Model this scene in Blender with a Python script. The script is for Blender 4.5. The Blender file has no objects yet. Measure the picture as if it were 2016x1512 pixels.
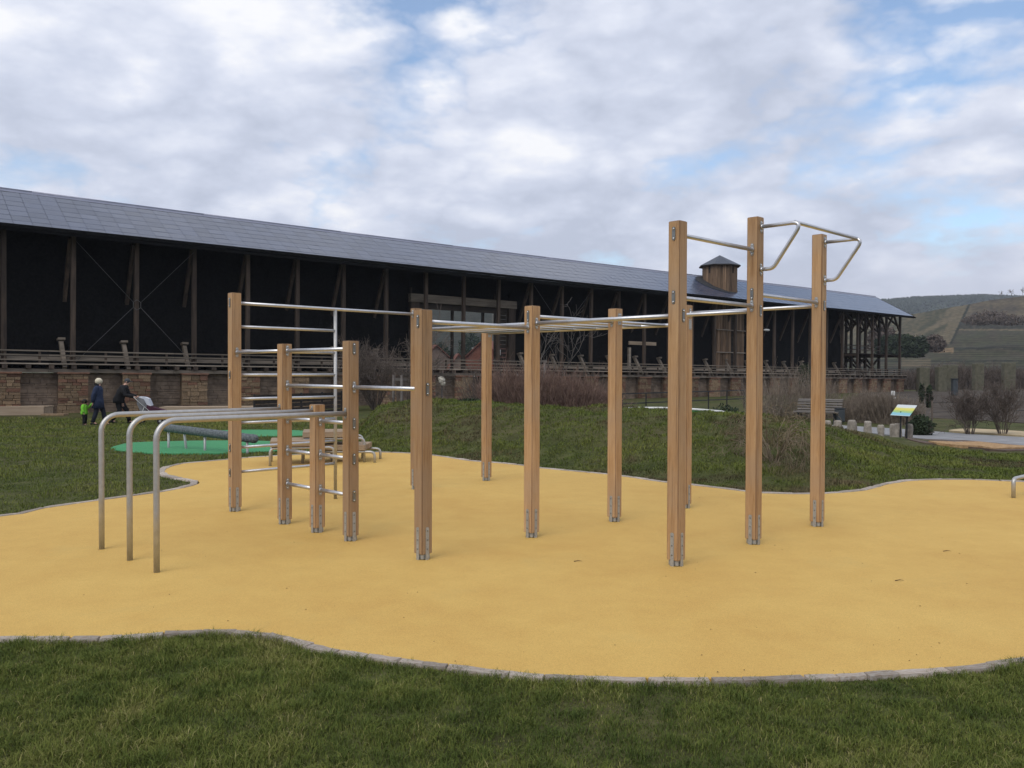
import bpy, bmesh, math, random
import numpy as np
from mathutils import Vector, Matrix, noise as mnoise

random.seed(7)
RNG = np.random.default_rng(7)
SC = bpy.context.scene
COL = SC.collection
PI = math.pi

# ------------------------------------------------------------------ camera
F_PX, PITCH, ROLL, CAM_H = 1662.06, 0.01506, 0.0030, 1.65
_c, _s, _cp, _sp = math.cos(ROLL), math.sin(ROLL), math.cos(PITCH), math.sin(PITCH)
CAM_R = Vector((_c, _s * _sp, _s * _cp))
CAM_U = Vector((-_s, _c * _sp, _c * _cp))
CAM_F = Vector((0, _cp, -_sp))
cam_d = bpy.data.cameras.new('camera')
cam_d.sensor_width = 36.0
cam_d.lens = F_PX / 2016 * 36.0
cam_d.clip_start, cam_d.clip_end = 0.05, 6000
cam = bpy.data.objects.new('camera', cam_d)
COL.objects.link(cam)
m = Matrix.Identity(4)
for i in range(3):
    m[i][0], m[i][1], m[i][2] = CAM_R[i], CAM_U[i], -CAM_F[i]
m[2][3] = CAM_H
cam.matrix_world = m
SC.camera = cam

def ray(px, py):
    return CAM_R * ((px - 1008) / F_PX) + CAM_U * ((756 - py) / F_PX) + CAM_F
def G(px, py, z=0.0):                       # the point at height z seen at a pixel of the survey photograph
    d = ray(px, py)
    s = (z - CAM_H) / d.z
    return Vector((d.x * s, d.y * s, z))
def D(px, py, depth):                       # the point at a depth (metres along +Y)
    d = ray(px, py)
    s = depth / d.y
    return Vector((d.x * s, depth, CAM_H + d.z * s))

# ------------------------------------------------------------------ world, sun, exposure
SKY_SEED = 20.6
SUN_EL, SUN_AZ = math.radians(50), math.radians(-148)      # azimuth from +Y towards +X
w = bpy.data.worlds.new('World')
SC.world = w
w.use_nodes = True
nt = w.node_tree
nt.nodes.clear()
def N(tree, kind, **kw):
    n = tree.nodes.new(kind)
    for k, v in kw.items():
        if k in n.inputs.keys() and not hasattr(n, k):
            n.inputs[k].default_value = v
        else:
            setattr(n, k, v)
    return n
def math_node(tree, op, a, b=None, clamp=False):
    n = tree.nodes.new('ShaderNodeMath')
    n.operation, n.use_clamp = op, clamp
    for i, v in enumerate((a, b)):
        if v is None:
            continue
        if isinstance(v, (int, float)):
            n.inputs[i].default_value = v
        else:
            tree.links.new(v, n.inputs[i])
    return n.outputs[0]
def ramp_node(tree, fac, stops, interp='LINEAR'):
    n = tree.nodes.new('ShaderNodeValToRGB')
    n.color_ramp.interpolation = interp
    e = n.color_ramp.elements
    while len(e) < len(stops):
        e.new(0.5)
    for el, (p, c) in zip(e, stops):
        el.position = p
        el.color = (*c, 1) if len(c) == 3 else c
    tree.links.new(fac, n.inputs[0])
    return n.outputs[0]
def noise_node(tree, vec, scale, detail=4, rough=0.5, dist=0.0):
    n = tree.nodes.new('ShaderNodeTexNoise')
    n.inputs['Scale'].default_value = scale
    n.inputs['Detail'].default_value = detail
    n.inputs['Roughness'].default_value = rough
    n.inputs['Distortion'].default_value = dist
    if vec is not None:
        tree.links.new(vec, n.inputs['Vector'])
    return n.outputs[0]
def mix_node(tree, fac, a, b, mode='MIX'):
    n = tree.nodes.new('ShaderNodeMix')
    n.data_type, n.blend_type = 'RGBA', mode
    n.clamp_factor = True
    for sock, v in ((n.inputs[0], fac), (n.inputs[6], a), (n.inputs[7], b)):
        if isinstance(v, (int, float)):
            sock.default_value = v
        elif isinstance(v, (tuple, list)):
            sock.default_value = (*v, 1) if len(v) == 3 else v
        else:
            tree.links.new(v, sock)
    return n.outputs[2]

tc = N(nt, 'ShaderNodeTexCoord')
sep = N(nt, 'ShaderNodeSeparateXYZ')
nt.links.new(tc.outputs['Generated'], sep.inputs[0])
zp = math_node(nt, 'MAXIMUM', sep.outputs[2], 0.0)
zc = math_node(nt, 'ADD', zp, 0.46)
cu = math_node(nt, 'DIVIDE', sep.outputs[0], zc)
cv = math_node(nt, 'DIVIDE', sep.outputs[1], zc)
cmb = N(nt, 'ShaderNodeCombineXYZ')
nt.links.new(cu, cmb.inputs[0]); nt.links.new(cv, cmb.inputs[1])
nt.links.new(math_node(nt, 'ADD', math_node(nt, 'MULTIPLY', zp, 1.7), SKY_SEED), cmb.inputs[2])
nA = noise_node(nt, cmb.outputs[0], 2.5, 10, 0.56, 0.1)        # where the cloud deck is broken
nB = noise_node(nt, cmb.outputs[0], 4.2, 9, 0.54, 0.1)          # light and dark bellies
nC = noise_node(nt, cmb.outputs[0], 0.8, 3, 0.5, 0.0)
nD = noise_node(nt, cmb.outputs[0], 5.6, 5, 0.5, 0.0)
puff = math_node(nt, 'ABSOLUTE', math_node(nt, 'SUBTRACT', math_node(nt, 'MULTIPLY', nD, 2.0), 1.0))    # billows with creases between them
belly = math_node(nt, 'ADD', math_node(nt, 'ADD', math_node(nt, 'MULTIPLY', nB, 0.50), math_node(nt, 'MULTIPLY', nC, 0.36)), math_node(nt, 'MULTIPLY', puff, 0.26))
cloud_col = ramp_node(nt, belly, [(0.37, (0.47, 0.515, 0.63)), (0.445, (0.575, 0.62, 0.74)),
                                  (0.51, (0.70, 0.735, 0.835)), (0.575, (0.86, 0.868, 0.90))])
low = ramp_node(nt, sep.outputs[2], [(0.05, (0.9, 0.9, 0.9)), (0.14, (0, 0, 0))])
cloud_col = mix_node(nt, low, cloud_col, (0.575, 0.60, 0.70))
cover = ramp_node(nt, math_node(nt, 'ADD', math_node(nt, 'MULTIPLY', nA, 0.80), math_node(nt, 'MULTIPLY', puff, 0.30)),
                  [(0.285, (0.10, 0.10, 0.10)), (0.345, (0.60, 0.60, 0.60)), (0.405, (1, 1, 1))])
cover = mix_node(nt, low, cover, (1, 1, 1))
sky = N(nt, 'ShaderNodeTexSky')
sky.sky_type = 'NISHITA'
sky.sun_disc = False
sky.sun_elevation = SUN_EL
sky.sun_rotation = SUN_AZ
sky.air_density, sky.dust_density, sky.ozone_density = 1.15, 0.3, 3.5
bg_sky = N(nt, 'ShaderNodeBackground')
nt.links.new(sky.outputs[0], bg_sky.inputs[0]); bg_sky.inputs[1].default_value = 0.15
bg_cl = N(nt, 'ShaderNodeBackground')
nt.links.new(cloud_col, bg_cl.inputs[0]); bg_cl.inputs[1].default_value = 1.06
mixs = N(nt, 'ShaderNodeMixShader')
nt.links.new(cover, mixs.inputs[0])
nt.links.new(bg_sky.outputs[0], mixs.inputs[1]); nt.links.new(bg_cl.outputs[0], mixs.inputs[2])
wo = N(nt, 'ShaderNodeOutputWorld')
nt.links.new(mixs.outputs[0], wo.inputs[0])

sun_d = bpy.data.lights.new('sun', 'SUN')
sun_d.energy, sun_d.angle, sun_d.color = 1.5, math.radians(42), (1.0, 0.95, 0.87)
sun = bpy.data.objects.new('sun', sun_d)
COL.objects.link(sun)
sd = Vector((math.sin(SUN_AZ) * math.cos(SUN_EL), math.cos(SUN_AZ) * math.cos(SUN_EL), math.sin(SUN_EL)))
sun.rotation_euler = sd.to_track_quat('Z', 'Y').to_euler()
sun.location = (-20, -10, 40)

vs = SC.view_settings
vs.view_transform, vs.look, vs.exposure, vs.gamma, vs.use_curve_mapping = 'Standard', 'None', 0.15, 1.0, False
SC.cycles.use_denoising = True
SC.cycles.max_bounces = 6
SC.cycles.volume_bounces = 0
SC.cycles.caustics_reflective = SC.cycles.caustics_refractive = False

# ------------------------------------------------------------------ materials
def material(name, c1, c2=None, scale=5.0, rough=0.7, metal=0.0, bump=0.0, stretch=(1, 1, 1), detail=4, lo=0.35, hi=0.65,
             bscale=None, vary=0.0, spec=0.3):
    mt = bpy.data.materials.new(name)
    mt.use_nodes = True
    t = mt.node_tree
    b = t.nodes['Principled BSDF']
    b.inputs['Roughness'].default_value = rough
    b.inputs['Metallic'].default_value = metal
    b.inputs['Specular IOR Level'].default_value = spec
    b.inputs['Base Color'].default_value = (*c1, 1)
    if c2 is None and not bump and not vary:
        return mt
    co = N(t, 'ShaderNodeTexCoord')
    mp = N(t, 'ShaderNodeMapping')
    mp.inputs['Scale'].default_value = stretch
    t.links.new(co.outputs['Object'], mp.inputs[0])
    oi = N(t, 'ShaderNodeObjectInfo')
    addv = N(t, 'ShaderNodeVectorMath', operation='ADD')
    mul = N(t, 'ShaderNodeVectorMath', operation='SCALE')
    cb = N(t, 'ShaderNodeCombineXYZ')
    for k in range(3):
        t.links.new(oi.outputs['Random'], cb.inputs[k])
    t.links.new(cb.outputs[0], mul.inputs[0]); mul.inputs['Scale'].default_value = 37.0
    t.links.new(mp.outputs[0], addv.inputs[0]); t.links.new(mul.outputs[0], addv.inputs[1])
    vec = addv.outputs[0]
    f = noise_node(t, vec, scale, detail, 0.6)
    colr = ramp_node(t, f, [(lo, c1), (hi, c2 or c1)])
    if vary:
        hv = N(t, 'ShaderNodeHueSaturation')
        t.links.new(colr, hv.inputs['Color'])
        v = math_node(t, 'ADD', math_node(t, 'MULTIPLY', oi.outputs['Random'], 2 * vary), 1.0 - vary)
        t.links.new(v, hv.inputs['Value'])
        colr = hv.outputs[0]
    t.links.new(colr, b.inputs['Base Color'])
    if bump:
        bn = N(t, 'ShaderNodeBump')
        bn.inputs['Strength'].default_value = bump
        bn.inputs['Distance'].default_value = 0.02
        t.links.new(noise_node(t, vec, bscale or scale * 2, 5, 0.6), bn.inputs['Height'])
        t.links.new(bn.outputs[0], b.inputs['Normal'])
    return mt

def wood_material(name, dark, mid, light, rough=0.62, grey=None):
    mt = bpy.data.materials.new(name)
    mt.use_nodes = True
    t = mt.node_tree
    b = t.nodes['Principled BSDF']
    b.inputs['Roughness'].default_value = rough
    b.inputs['Specular IOR Level'].default_value = 0.3
    co = N(t, 'ShaderNodeTexCoord')
    oi = N(t, 'ShaderNodeObjectInfo')
    cb = N(t, 'ShaderNodeCombineXYZ')
    for k in range(3):
        t.links.new(math_node(t, 'MULTIPLY', oi.outputs['Random'], 23.0 + 7 * k), cb.inputs[k])
    ad = N(t, 'ShaderNodeVectorMath', operation='ADD')
    t.links.new(co.outputs['Object'], ad.inputs[0]); t.links.new(cb.outputs[0], ad.inputs[1])
    mp = N(t, 'ShaderNodeMapping')
    mp.inputs['Scale'].default_value = (1, 1, 0.05)
    t.links.new(ad.outputs[0], mp.inputs[0])
    fine = noise_node(t, mp.outputs[0], 130, 4, 0.65, 0.4)
    broad = noise_node(t, mp.outputs[0], 22, 3, 0.5, 0.8)
    mix = math_node(t, 'ADD', math_node(t, 'MULTIPLY', fine, 0.5), math_node(t, 'MULTIPLY', broad, 0.5))
    c = ramp_node(t, mix, [(0.30, dark), (0.47, mid), (0.68, light)])
    # long checks
    mp2 = N(t, 'ShaderNodeMapping')
    mp2.inputs['Scale'].default_value = (1, 1, 0.018)
    t.links.new(ad.outputs[0], mp2.inputs[0])
    chk = noise_node(t, mp2.outputs[0], 42, 2, 0.5)
    cm = ramp_node(t, chk, [(0.285, (1, 1, 1)), (0.315, (0, 0, 0))])
    c = mix_node(t, math_node(t, 'MULTIPLY', cm, 0.65), c, tuple(x * 0.45 for x in dark))
    # patchy weathering
    pz = noise_node(t, ad.outputs[0], 2.3, 3, 0.55)
    c = mix_node(t, ramp_node(t, pz, [(0.42, (0, 0, 0)), (0.70, (0.75, 0.75, 0.75))]), c, grey or tuple(x * 0.8 for x in mid))
    hv = N(t, 'ShaderNodeHueSaturation')
    t.links.new(c, hv.inputs['Color'])
    t.links.new(math_node(t, 'ADD', math_node(t, 'MULTIPLY', oi.outputs['Random'], 0.36), 0.82), hv.inputs['Value'])
    t.links.new(hv.outputs[0], b.inputs['Base Color'])
    bn = N(t, 'ShaderNodeBump')
    bn.inputs['Strength'].default_value = 0.25
    bn.inputs['Distance'].default_value = 0.004
    t.links.new(fine, bn.inputs['Height']); t.links.new(bn.outputs[0], b.inputs['Normal'])
    return mt

MAT = {}
MAT['post_wood'] = wood_material('post_wood', (0.21, 0.108, 0.048), (0.385, 0.228, 0.108), (0.51, 0.335, 0.18), grey=(0.385, 0.265, 0.165))
MAT['post_edge'] = wood_material('post_edge', (0.13, 0.072, 0.035), (0.235, 0.14, 0.072), (0.33, 0.205, 0.115))
MAT['steel'] = material('steel', (0.62, 0.62, 0.63), (0.54, 0.54, 0.55), 30, 0.36, 0.85, 0.0, (1, 1, 1))
MAT['pipe_steel'] = material('pipe_steel', (0.50, 0.49, 0.47), (0.43, 0.42, 0.40), 18, 0.42, 0.7)
MAT['galvanised'] = material('galvanised', (0.44, 0.445, 0.43), (0.35, 0.355, 0.345), 40, 0.5, 0.5)
MAT['tie_steel'] = material('tie_steel', (0.10, 0.10, 0.10), None, rough=0.6, metal=0.2)
MAT['dark_plate'] = material('dark_plate', (0.26, 0.265, 0.25), (0.20, 0.20, 0.19), 30, 0.4, 0.85)
MAT['bolt'] = material('bolt', (0.6, 0.6, 0.58), None, rough=0.22, metal=1.0)
MAT['timber'] = material('timber', (0.038, 0.028, 0.022), (0.088, 0.062, 0.045), 6, 0.8, bump=0.3, stretch=(1, 1, 0.12), vary=0.25)
MAT['timber_rail'] = material('timber_rail', (0.12, 0.10, 0.078), (0.23, 0.19, 0.15), 6, 0.8, bump=0.2, stretch=(0.12, 1, 1), vary=0.2)
MAT['timber_grey'] = material('timber_grey', (0.20, 0.165, 0.13), (0.35, 0.295, 0.235), 5, 0.8, bump=0.2, stretch=(0.1, 1, 1), vary=0.2)
MAT['bench_grey'] = material('bench_grey', (0.085, 0.075, 0.066), (0.17, 0.155, 0.14), 5, 0.8, bump=0.2, stretch=(0.1, 1, 1), vary=0.2)
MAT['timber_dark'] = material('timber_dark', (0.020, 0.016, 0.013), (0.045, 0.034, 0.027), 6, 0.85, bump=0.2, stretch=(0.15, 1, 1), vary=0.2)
MAT['plank'] = material('plank', (0.10, 0.062, 0.038), (0.22, 0.145, 0.09), 7, 0.8, bump=0.25, stretch=(1, 1, 0.08), vary=0.4)
MAT['brush'] = material('brush', (0.004, 0.004, 0.0045), (0.009, 0.009, 0.009), 8, 0.95, bump=0.8, spec=0.1)  # brushwood black; also painted on the eave timbers as stand-in shade
MAT['sandstone'] = material('sandstone', (0.165, 0.112, 0.066), (0.27, 0.188, 0.115), 6, 0.9, bump=0.5, vary=0.28, bscale=24)
MAT['red_stone'] = material('red_stone', (0.135, 0.068, 0.043), (0.21, 0.115, 0.075), 6, 0.9, bump=0.5, vary=0.28, bscale=24)
MAT['infill_stone'] = material('infill_stone', (0.13, 0.095, 0.07), (0.27, 0.20, 0.145), 2.2, 0.9, bump=0.5, vary=0.2, bscale=20)
MAT['mortar'] = material('mortar', (0.09, 0.065, 0.045), (0.14, 0.10, 0.068), 8, 0.95)
MAT['solar'] = material('solar', (0.045, 0.056, 0.092), (0.056, 0.068, 0.105), 3, 0.22, 0.0, vary=0.20, spec=0.95)
MAT['ridge_metal'] = material('ridge_metal', (0.20, 0.21, 0.27), (0.25, 0.26, 0.32), 3, 0.4, 0.5)
MAT['slate'] = material('slate', (0.022, 0.023, 0.026), (0.045, 0.046, 0.05), 4, 0.75, bump=0.4)
MAT['slate_blue'] = material('slate_blue', (0.05, 0.058, 0.075), (0.075, 0.085, 0.105), 8, 0.5, bump=0.2)
MAT['glass'] = None
MAT['dark_metal'] = material('dark_metal', (0.03, 0.032, 0.034), None, rough=0.5, metal=0.3)
MAT['kerb'] = material('kerb', (0.36, 0.285, 0.225), (0.50, 0.455, 0.40), 3.5, 0.9, bump=0.6, vary=0.25, bscale=45, spec=0.1)
MAT['twig'] = material('twig', (0.085, 0.066, 0.055), (0.155, 0.125, 0.105), 3, 0.9)
MAT['pale_twig'] = material('pale_twig', (0.13, 0.102, 0.068), (0.25, 0.20, 0.135), 3, 0.9)
MAT['red_twig'] = material('red_twig', (0.085, 0.048, 0.043), (0.28, 0.19, 0.145), 5.5, 0.85)
MAT['brown_twig'] = material('brown_twig', (0.12, 0.095, 0.075), (0.30, 0.245, 0.19), 5.5, 0.9)
MAT['grey_twig'] = material('grey_twig', (0.085, 0.073, 0.065), (0.155, 0.14, 0.128), 3, 0.9)
MAT['evergreen'] = material('evergreen', (0.016, 0.026, 0.013), (0.042, 0.060, 0.028), 3, 0.8)
MAT['low_green'] = material('low_green', (0.035, 0.050, 0.018), (0.085, 0.100, 0.035), 3, 0.85)
MAT['ivy'] = material('ivy', (0.030, 0.042, 0.020), (0.065, 0.080, 0.040), 3, 0.8)
MAT['stump'] = material('stump', (0.20, 0.175, 0.145), (0.33, 0.295, 0.25), 9, 0.9, bump=0.5, vary=0.15)
MAT['asphalt'] = material('asphalt', (0.22, 0.22, 0.225), (0.30, 0.30, 0.305), 2.5, 0.9, bump=0.2, bscale=90, spec=0.1)
MAT['mulch'] = material('mulch', (0.075, 0.052, 0.04), (0.14, 0.10, 0.075), 9, 0.95, bump=0.9, bscale=30)
MAT['chips'] = material('chips', (0.30, 0.18, 0.085), (0.46, 0.30, 0.155), 14, 0.95, bump=0.9, bscale=40)
MAT['sand'] = material('sand', (0.40, 0.31, 0.185), (0.50, 0.40, 0.25), 3, 0.95, bump=0.3)
MAT['gravel'] = material('gravel', (0.060, 0.050, 0.042), (0.105, 0.090, 0.076), 0.9, 0.95, bump=0.4, spec=0.03)
MAT['ornament'] = material('ornament', (0.36, 0.33, 0.27), (0.50, 0.47, 0.40), 14, 0.9, bump=0.5)
MAT['black_rubber'] = material('black_rubber', (0.022, 0.022, 0.024), (0.034, 0.034, 0.036), 9, 0.7)
MAT['white'] = material('white', (0.62, 0.62, 0.60), (0.70, 0.70, 0.68), 4, 0.5)
MAT['green_paint'] = material('green_paint', (0.035, 0.15, 0.05), (0.045, 0.18, 0.06), 4, 0.5)
MAT['platform_wood'] = material('platform_wood', (0.24, 0.17, 0.11), (0.35, 0.265, 0.18), 7, 0.8, bump=0.2, stretch=(0.1, 1, 1), vary=0.12)
MAT['pale_wood'] = material('pale_wood', (0.30, 0.225, 0.155), (0.40, 0.31, 0.225), 6, 0.8, bump=0.2, stretch=(0.1, 1, 1), vary=0.1)
MAT['rope'] = material('rope', (0.07, 0.085, 0.09), (0.16, 0.18, 0.185), 26, 0.8, bump=0.6)
MAT['roof_tile'] = material('roof_tile', (0.15, 0.055, 0.035), (0.22, 0.085, 0.055), 3, 0.85, bump=0.4)
MAT['house_wall'] = material('house_wall', (0.22, 0.15, 0.115), (0.28, 0.20, 0.155), 2, 0.9)
MAT['skin'] = material('skin', (0.52, 0.30, 0.22), (0.56, 0.34, 0.26), 8, 0.55)
MAT['navy'] = material('navy', (0.016, 0.025, 0.055), (0.026, 0.038, 0.078), 9, 0.85, bump=0.3)
MAT['dark_trouser'] = material('dark_trouser', (0.012, 0.015, 0.026), (0.02, 0.024, 0.038), 9, 0.9)
MAT['black_cloth'] = material('black_cloth', (0.010, 0.010, 0.012), (0.018, 0.018, 0.02), 9, 0.9, bump=0.3)
MAT['cream_wool'] = material('cream_wool', (0.60, 0.52, 0.38), (0.72, 0.65, 0.50), 40, 0.95, bump=0.8)
MAT['grey_wool'] = material('grey_wool', (0.05, 0.055, 0.06), (0.08, 0.085, 0.09), 40, 0.95, bump=0.6)
MAT['lime'] = material('lime', (0.16, 0.50, 0.03), (0.22, 0.60, 0.05), 7, 0.7, bump=0.3)
MAT['maroon'] = material('maroon', (0.050, 0.014, 0.026), (0.075, 0.022, 0.04), 7, 0.8)
MAT['blanket'] = material('blanket', (0.52, 0.54, 0.60), (0.62, 0.64, 0.68), 7, 0.85, bump=0.4)
MAT['grey_cloth'] = material('grey_cloth', (0.14, 0.14, 0.145), (0.2, 0.2, 0.205), 7, 0.85)
MAT['hair'] = material('hair', (0.02, 0.015, 0.012), None, rough=0.7)
MAT['litter'] = material('litter', (0.09, 0.05, 0.025), (0.17, 0.10, 0.05), 30, 0.9)
MAT['bin'] = material('bin', (0.050, 0.058, 0.064), (0.07, 0.08, 0.086), 4, 0.5, 0.2)

g = bpy.data.materials.new('glass')
g.use_nodes = True
gt = g.node_tree
gb = gt.nodes['Principled BSDF']
gb.inputs['Base Color'].default_value = (0.75, 0.80, 0.82, 1)
gb.inputs['Roughness'].default_value = 0.02
gb.inputs['Transmission Weight'].default_value = 1.0
gb.inputs['IOR'].default_value = 1.02
MAT['glass'] = g

# ------------------------------------------------------------------ mesh helpers
def obj(name, me, mt=None, parent=None, loc=None, rot=None):
    o = bpy.data.objects.new(name, me)
    COL.objects.link(o)
    if mt is not None and me is not None and len(me.materials) == 0:
        for x in (mt if isinstance(mt, (list, tuple)) else [mt]):
            me.materials.append(MAT[x] if isinstance(x, str) else x)
    if parent is not None:
        o.parent = parent
    if loc is not None:
        o.location = loc
    if rot is not None:
        o.rotation_euler = rot
    return o
def tag(o, label=None, cat=None, group=None, kind=None):
    for k, v in (('label', label), ('category', cat), ('group', group), ('kind', kind)):
        if v:
            o[k] = v
    return o
def thing(name, label, cat, loc=(0, 0, 0), rz=0.0, group=None):
    o = bpy.data.objects.new(name, None)
    COL.objects.link(o)
    o.empty_display_size = 0.1
    o.location = loc
    o.rotation_euler = (0, 0, rz)
    return tag(o, label, cat, group)
def perp(d):
    a = Vector((0, 0, 1)) if abs(d.z) < 0.9 else Vector((1, 0, 0))
    s = d.cross(a).normalized()
    return s, s.cross(d).normalized()

class MB:
    def __init__(self):
        self.v, self.f, self.m, self.sm = [], [], [], []
    def add(self, vs, fs, mi=0, smooth=False):
        n = len(self.v)
        self.v += [tuple(x) for x in vs]
        self.f += [tuple(i + n for i in f) for f in fs]
        self.m += [mi] * len(fs)
        self.sm += [smooth] * len(fs)
        return self
    def box(self, c, s, rz=0.0, mi=0, jit=0.0):
        cx, cy, cz = c
        hx, hy, hz = s[0] / 2, s[1] / 2, s[2] / 2
        ca, sa = math.cos(rz), math.sin(rz)
        vs = []
        for dx, dy, dz in ((-1, -1, -1), (1, -1, -1), (1, 1, -1), (-1, 1, -1), (-1, -1, 1), (1, -1, 1), (1, 1, 1), (-1, 1, 1)):
            x, y, z = dx * hx, dy * hy, dz * hz
            if jit:
                x += random.uniform(-jit, jit); y += random.uniform(-jit, jit); z += random.uniform(-jit, jit)
            vs.append((cx + ca * x - sa * y, cy + sa * x + ca * y, cz + z))
        return self.add(vs, [(0, 3, 2, 1), (4, 5, 6, 7), (0, 1, 5, 4), (1, 2, 6, 5), (2, 3, 7, 6), (3, 0, 4, 7)], mi)
    def bbox(self, c, s, b=0.01, rz=0.0, mi=0):                  # box with bevelled vertical and top edges
        hx, hy, hz = s[0] / 2, s[1] / 2, s[2] / 2
        ca, sa = math.cos(rz), math.sin(rz)
        def ringp(i, z):
            pts = [(hx - i, -hy + b + 0), (hx - i, hy - b), (hx - b, hy - i), (-hx + b, hy - i), (-hx + i, hy - b), (-hx + i, -hy + b), (-hx + b, -hy + i), (hx - b, -hy + i)]
            return [(c[0] + ca * x - sa * y, c[1] + sa * x + ca * y, c[2] + z) for x, y in pts]
        vs = ringp(b * 0.8, -hz) + ringp(0, -hz + b) + ringp(0, hz - b) + ringp(b * 0.8, hz)
        fs = [tuple(range(7, -1, -1)), tuple(range(24, 32))]
        for r in range(3):
            for i in range(8):
                j = (i + 1) % 8
                fs.append((r * 8 + i, r * 8 + j, r * 8 + 8 + j, r * 8 + 8 + i))
        return self.add(vs, fs, mi)
    def beam(self, p0, p1, w_, h_, up=None, mi=0):
        p0, p1 = Vector(p0), Vector(p1)
        d = (p1 - p0).normalized()
        if up is None:
            s, u = perp(d)
        else:
            s = d.cross(Vector(up)).normalized(); u = s.cross(d).normalized()
        vs = []
        for p in (p0, p1):
            for a, b in ((-1, -1), (1, -1), (1, 1), (-1, 1)):
                vs.append(p + s * (a * w_ / 2) + u * (b * h_ / 2))
        return self.add(vs, [(0, 3, 2, 1), (4, 5, 6, 7), (0, 1, 5, 4), (1, 2, 6, 5), (2, 3, 7, 6), (3, 0, 4, 7)], mi)
    def tube(self, pts, r, n=12, mi=0, caps=True, smooth=True, squash=None):
        pts = [Vector(p) for p in pts]
        rs = r if isinstance(r, (list, tuple)) else [r] * len(pts)
        vs, fs = [], []
        s = None
        for i, p in enumerate(pts):
            d = (pts[min(i + 1, len(pts) - 1)] - pts[max(i - 1, 0)]).normalized()
            if s is None:
                s, u = perp(d)
            else:
                s = (s - d * s.dot(d)).normalized(); u = s.cross(d).normalized()
            for k in range(n):
                a = 2 * PI * k / n
                vs.append(p + s * (math.cos(a) * rs[i]) + u * (math.sin(a) * rs[i]))
        for i in range(len(pts) - 1):
            for k in range(n):
                j = (k + 1) % n
                fs.append((i * n + k, i * n + j, i * n + n + j, i * n + n + k))
        self.add(vs, fs, mi, smooth)
        if caps:
            b = len(self.v) - len(vs)
            self.f += [tuple(b + k for k in range(n - 1, -1, -1)), tuple(b + (len(pts) - 1) * n + k for k in range(n))]
            self.m += [mi, mi]; self.sm += [False, False]
        return self
    def rings(self, rings, mi=0, smooth=True, caps=True):         # loft of equal-length point rings
        n = len(rings[0])
        vs = [p for r in rings for p in r]
        fs = [(i * n + k, i * n + (k + 1) % n, i * n + n + (k + 1) % n, i * n + n + k) for i in range(len(rings) - 1) for k in range(n)]
        self.add(vs, fs, mi, smooth)
        if caps:
            b = len(self.v) - len(vs)
            self.f += [tuple(b + k for k in range(n - 1, -1, -1)), tuple(b + (len(rings) - 1) * n + k for k in range(n))]
            self.m += [mi, mi]; self.sm += [False, False]
        return self
    def ball(self, c, r, seg=10, rg=7, mi=0, jit=0.0):
        c = Vector(c)
        rx, ry, rz_ = r if isinstance(r, (tuple, list)) else (r, r, r)
        rr = []
        for i in range(1, rg):
            a = PI * i / rg
            rr.append([c + Vector((rx * math.sin(a) * math.cos(2 * PI * k / seg), ry * math.sin(a) * math.sin(2 * PI * k / seg), -rz_ * math.cos(a))) * (1 + random.uniform(-jit, jit)) for k in range(seg)])
        self.rings(rr, mi)
        return self
    def oval(self, c, nrm, w_, h_, t, mi=0, n=5):                  # upright oval plate of thickness t, standing on a face with normal nrm
        c, nrm = Vector(c), Vector(nrm).normalized()
        s = Vector((0, 0, 1)).cross(nrm).normalized()
        up = Vector((0, 0, 1))
        pts = []
        for k in range(n + 1):
            a = PI * k / n
            pts.append((math.cos(a) * w_ / 2, (h_ - w_) / 2 + math.sin(a) * w_ / 2))
        for k in range(n + 1):
            a = PI + PI * k / n
            pts.append((math.cos(a) * w_ / 2, -(h_ - w_) / 2 + math.sin(a) * w_ / 2))
        self.rings([[c + s * x + up * y + nrm * d for x, y in pts] for d in (-0.002, t)], mi, False)
        return self
    def bolt(self, c, nrm, r=0.009, t=0.008, mi=0):
        c, nrm = Vector(c), Vector(nrm).normalized()
        self.tube([c, c + nrm * t * 0.6, c + nrm * t], [r, r, r * 0.55], 8, mi)
        return self
    def mesh(self, name):
        me = bpy.data.meshes.new(name)
        me.from_pydata(self.v, [], self.f)
        me.polygons.foreach_set('material_index', self.m)
        me.polygons.foreach_set('use_smooth', self.sm)
        me.update()
        return me
    def build(self, name, mt, parent=None, loc=None, rot=None):
        return obj(name, self.mesh(name), mt, parent, loc, rot)

def fast_mesh(name, verts, faces, attr=None, smooth=False):        # verts (N,3); faces list of (M,k) index arrays
    me = bpy.data.meshes.new(name)
    verts = np.asarray(verts, np.float32)
    me.vertices.add(len(verts))
    me.vertices.foreach_set('co', verts.ravel())
    loops = np.concatenate([f.ravel() for f in faces]).astype(np.int32)
    tot = np.concatenate([np.full(len(f), f.shape[1]) for f in faces]).astype(np.int32)
    me.loops.add(len(loops))
    me.loops.foreach_set('vertex_index', loops)
    me.polygons.add(len(tot))
    me.polygons.foreach_set('loop_start', np.concatenate([[0], np.cumsum(tot)[:-1]]).astype(np.int32))
    me.polygons.foreach_set('loop_total', tot)
    if smooth:
        me.polygons.foreach_set('use_smooth', np.ones(len(tot), bool))
    me.update(calc_edges=True)
    if attr is not None:
        for nm, vals in attr.items():
            a = me.attributes.new(nm, 'FLOAT', 'POINT')
            a.data.foreach_set('value', np.asarray(vals, np.float32))
    me.validate()
    return me

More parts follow.
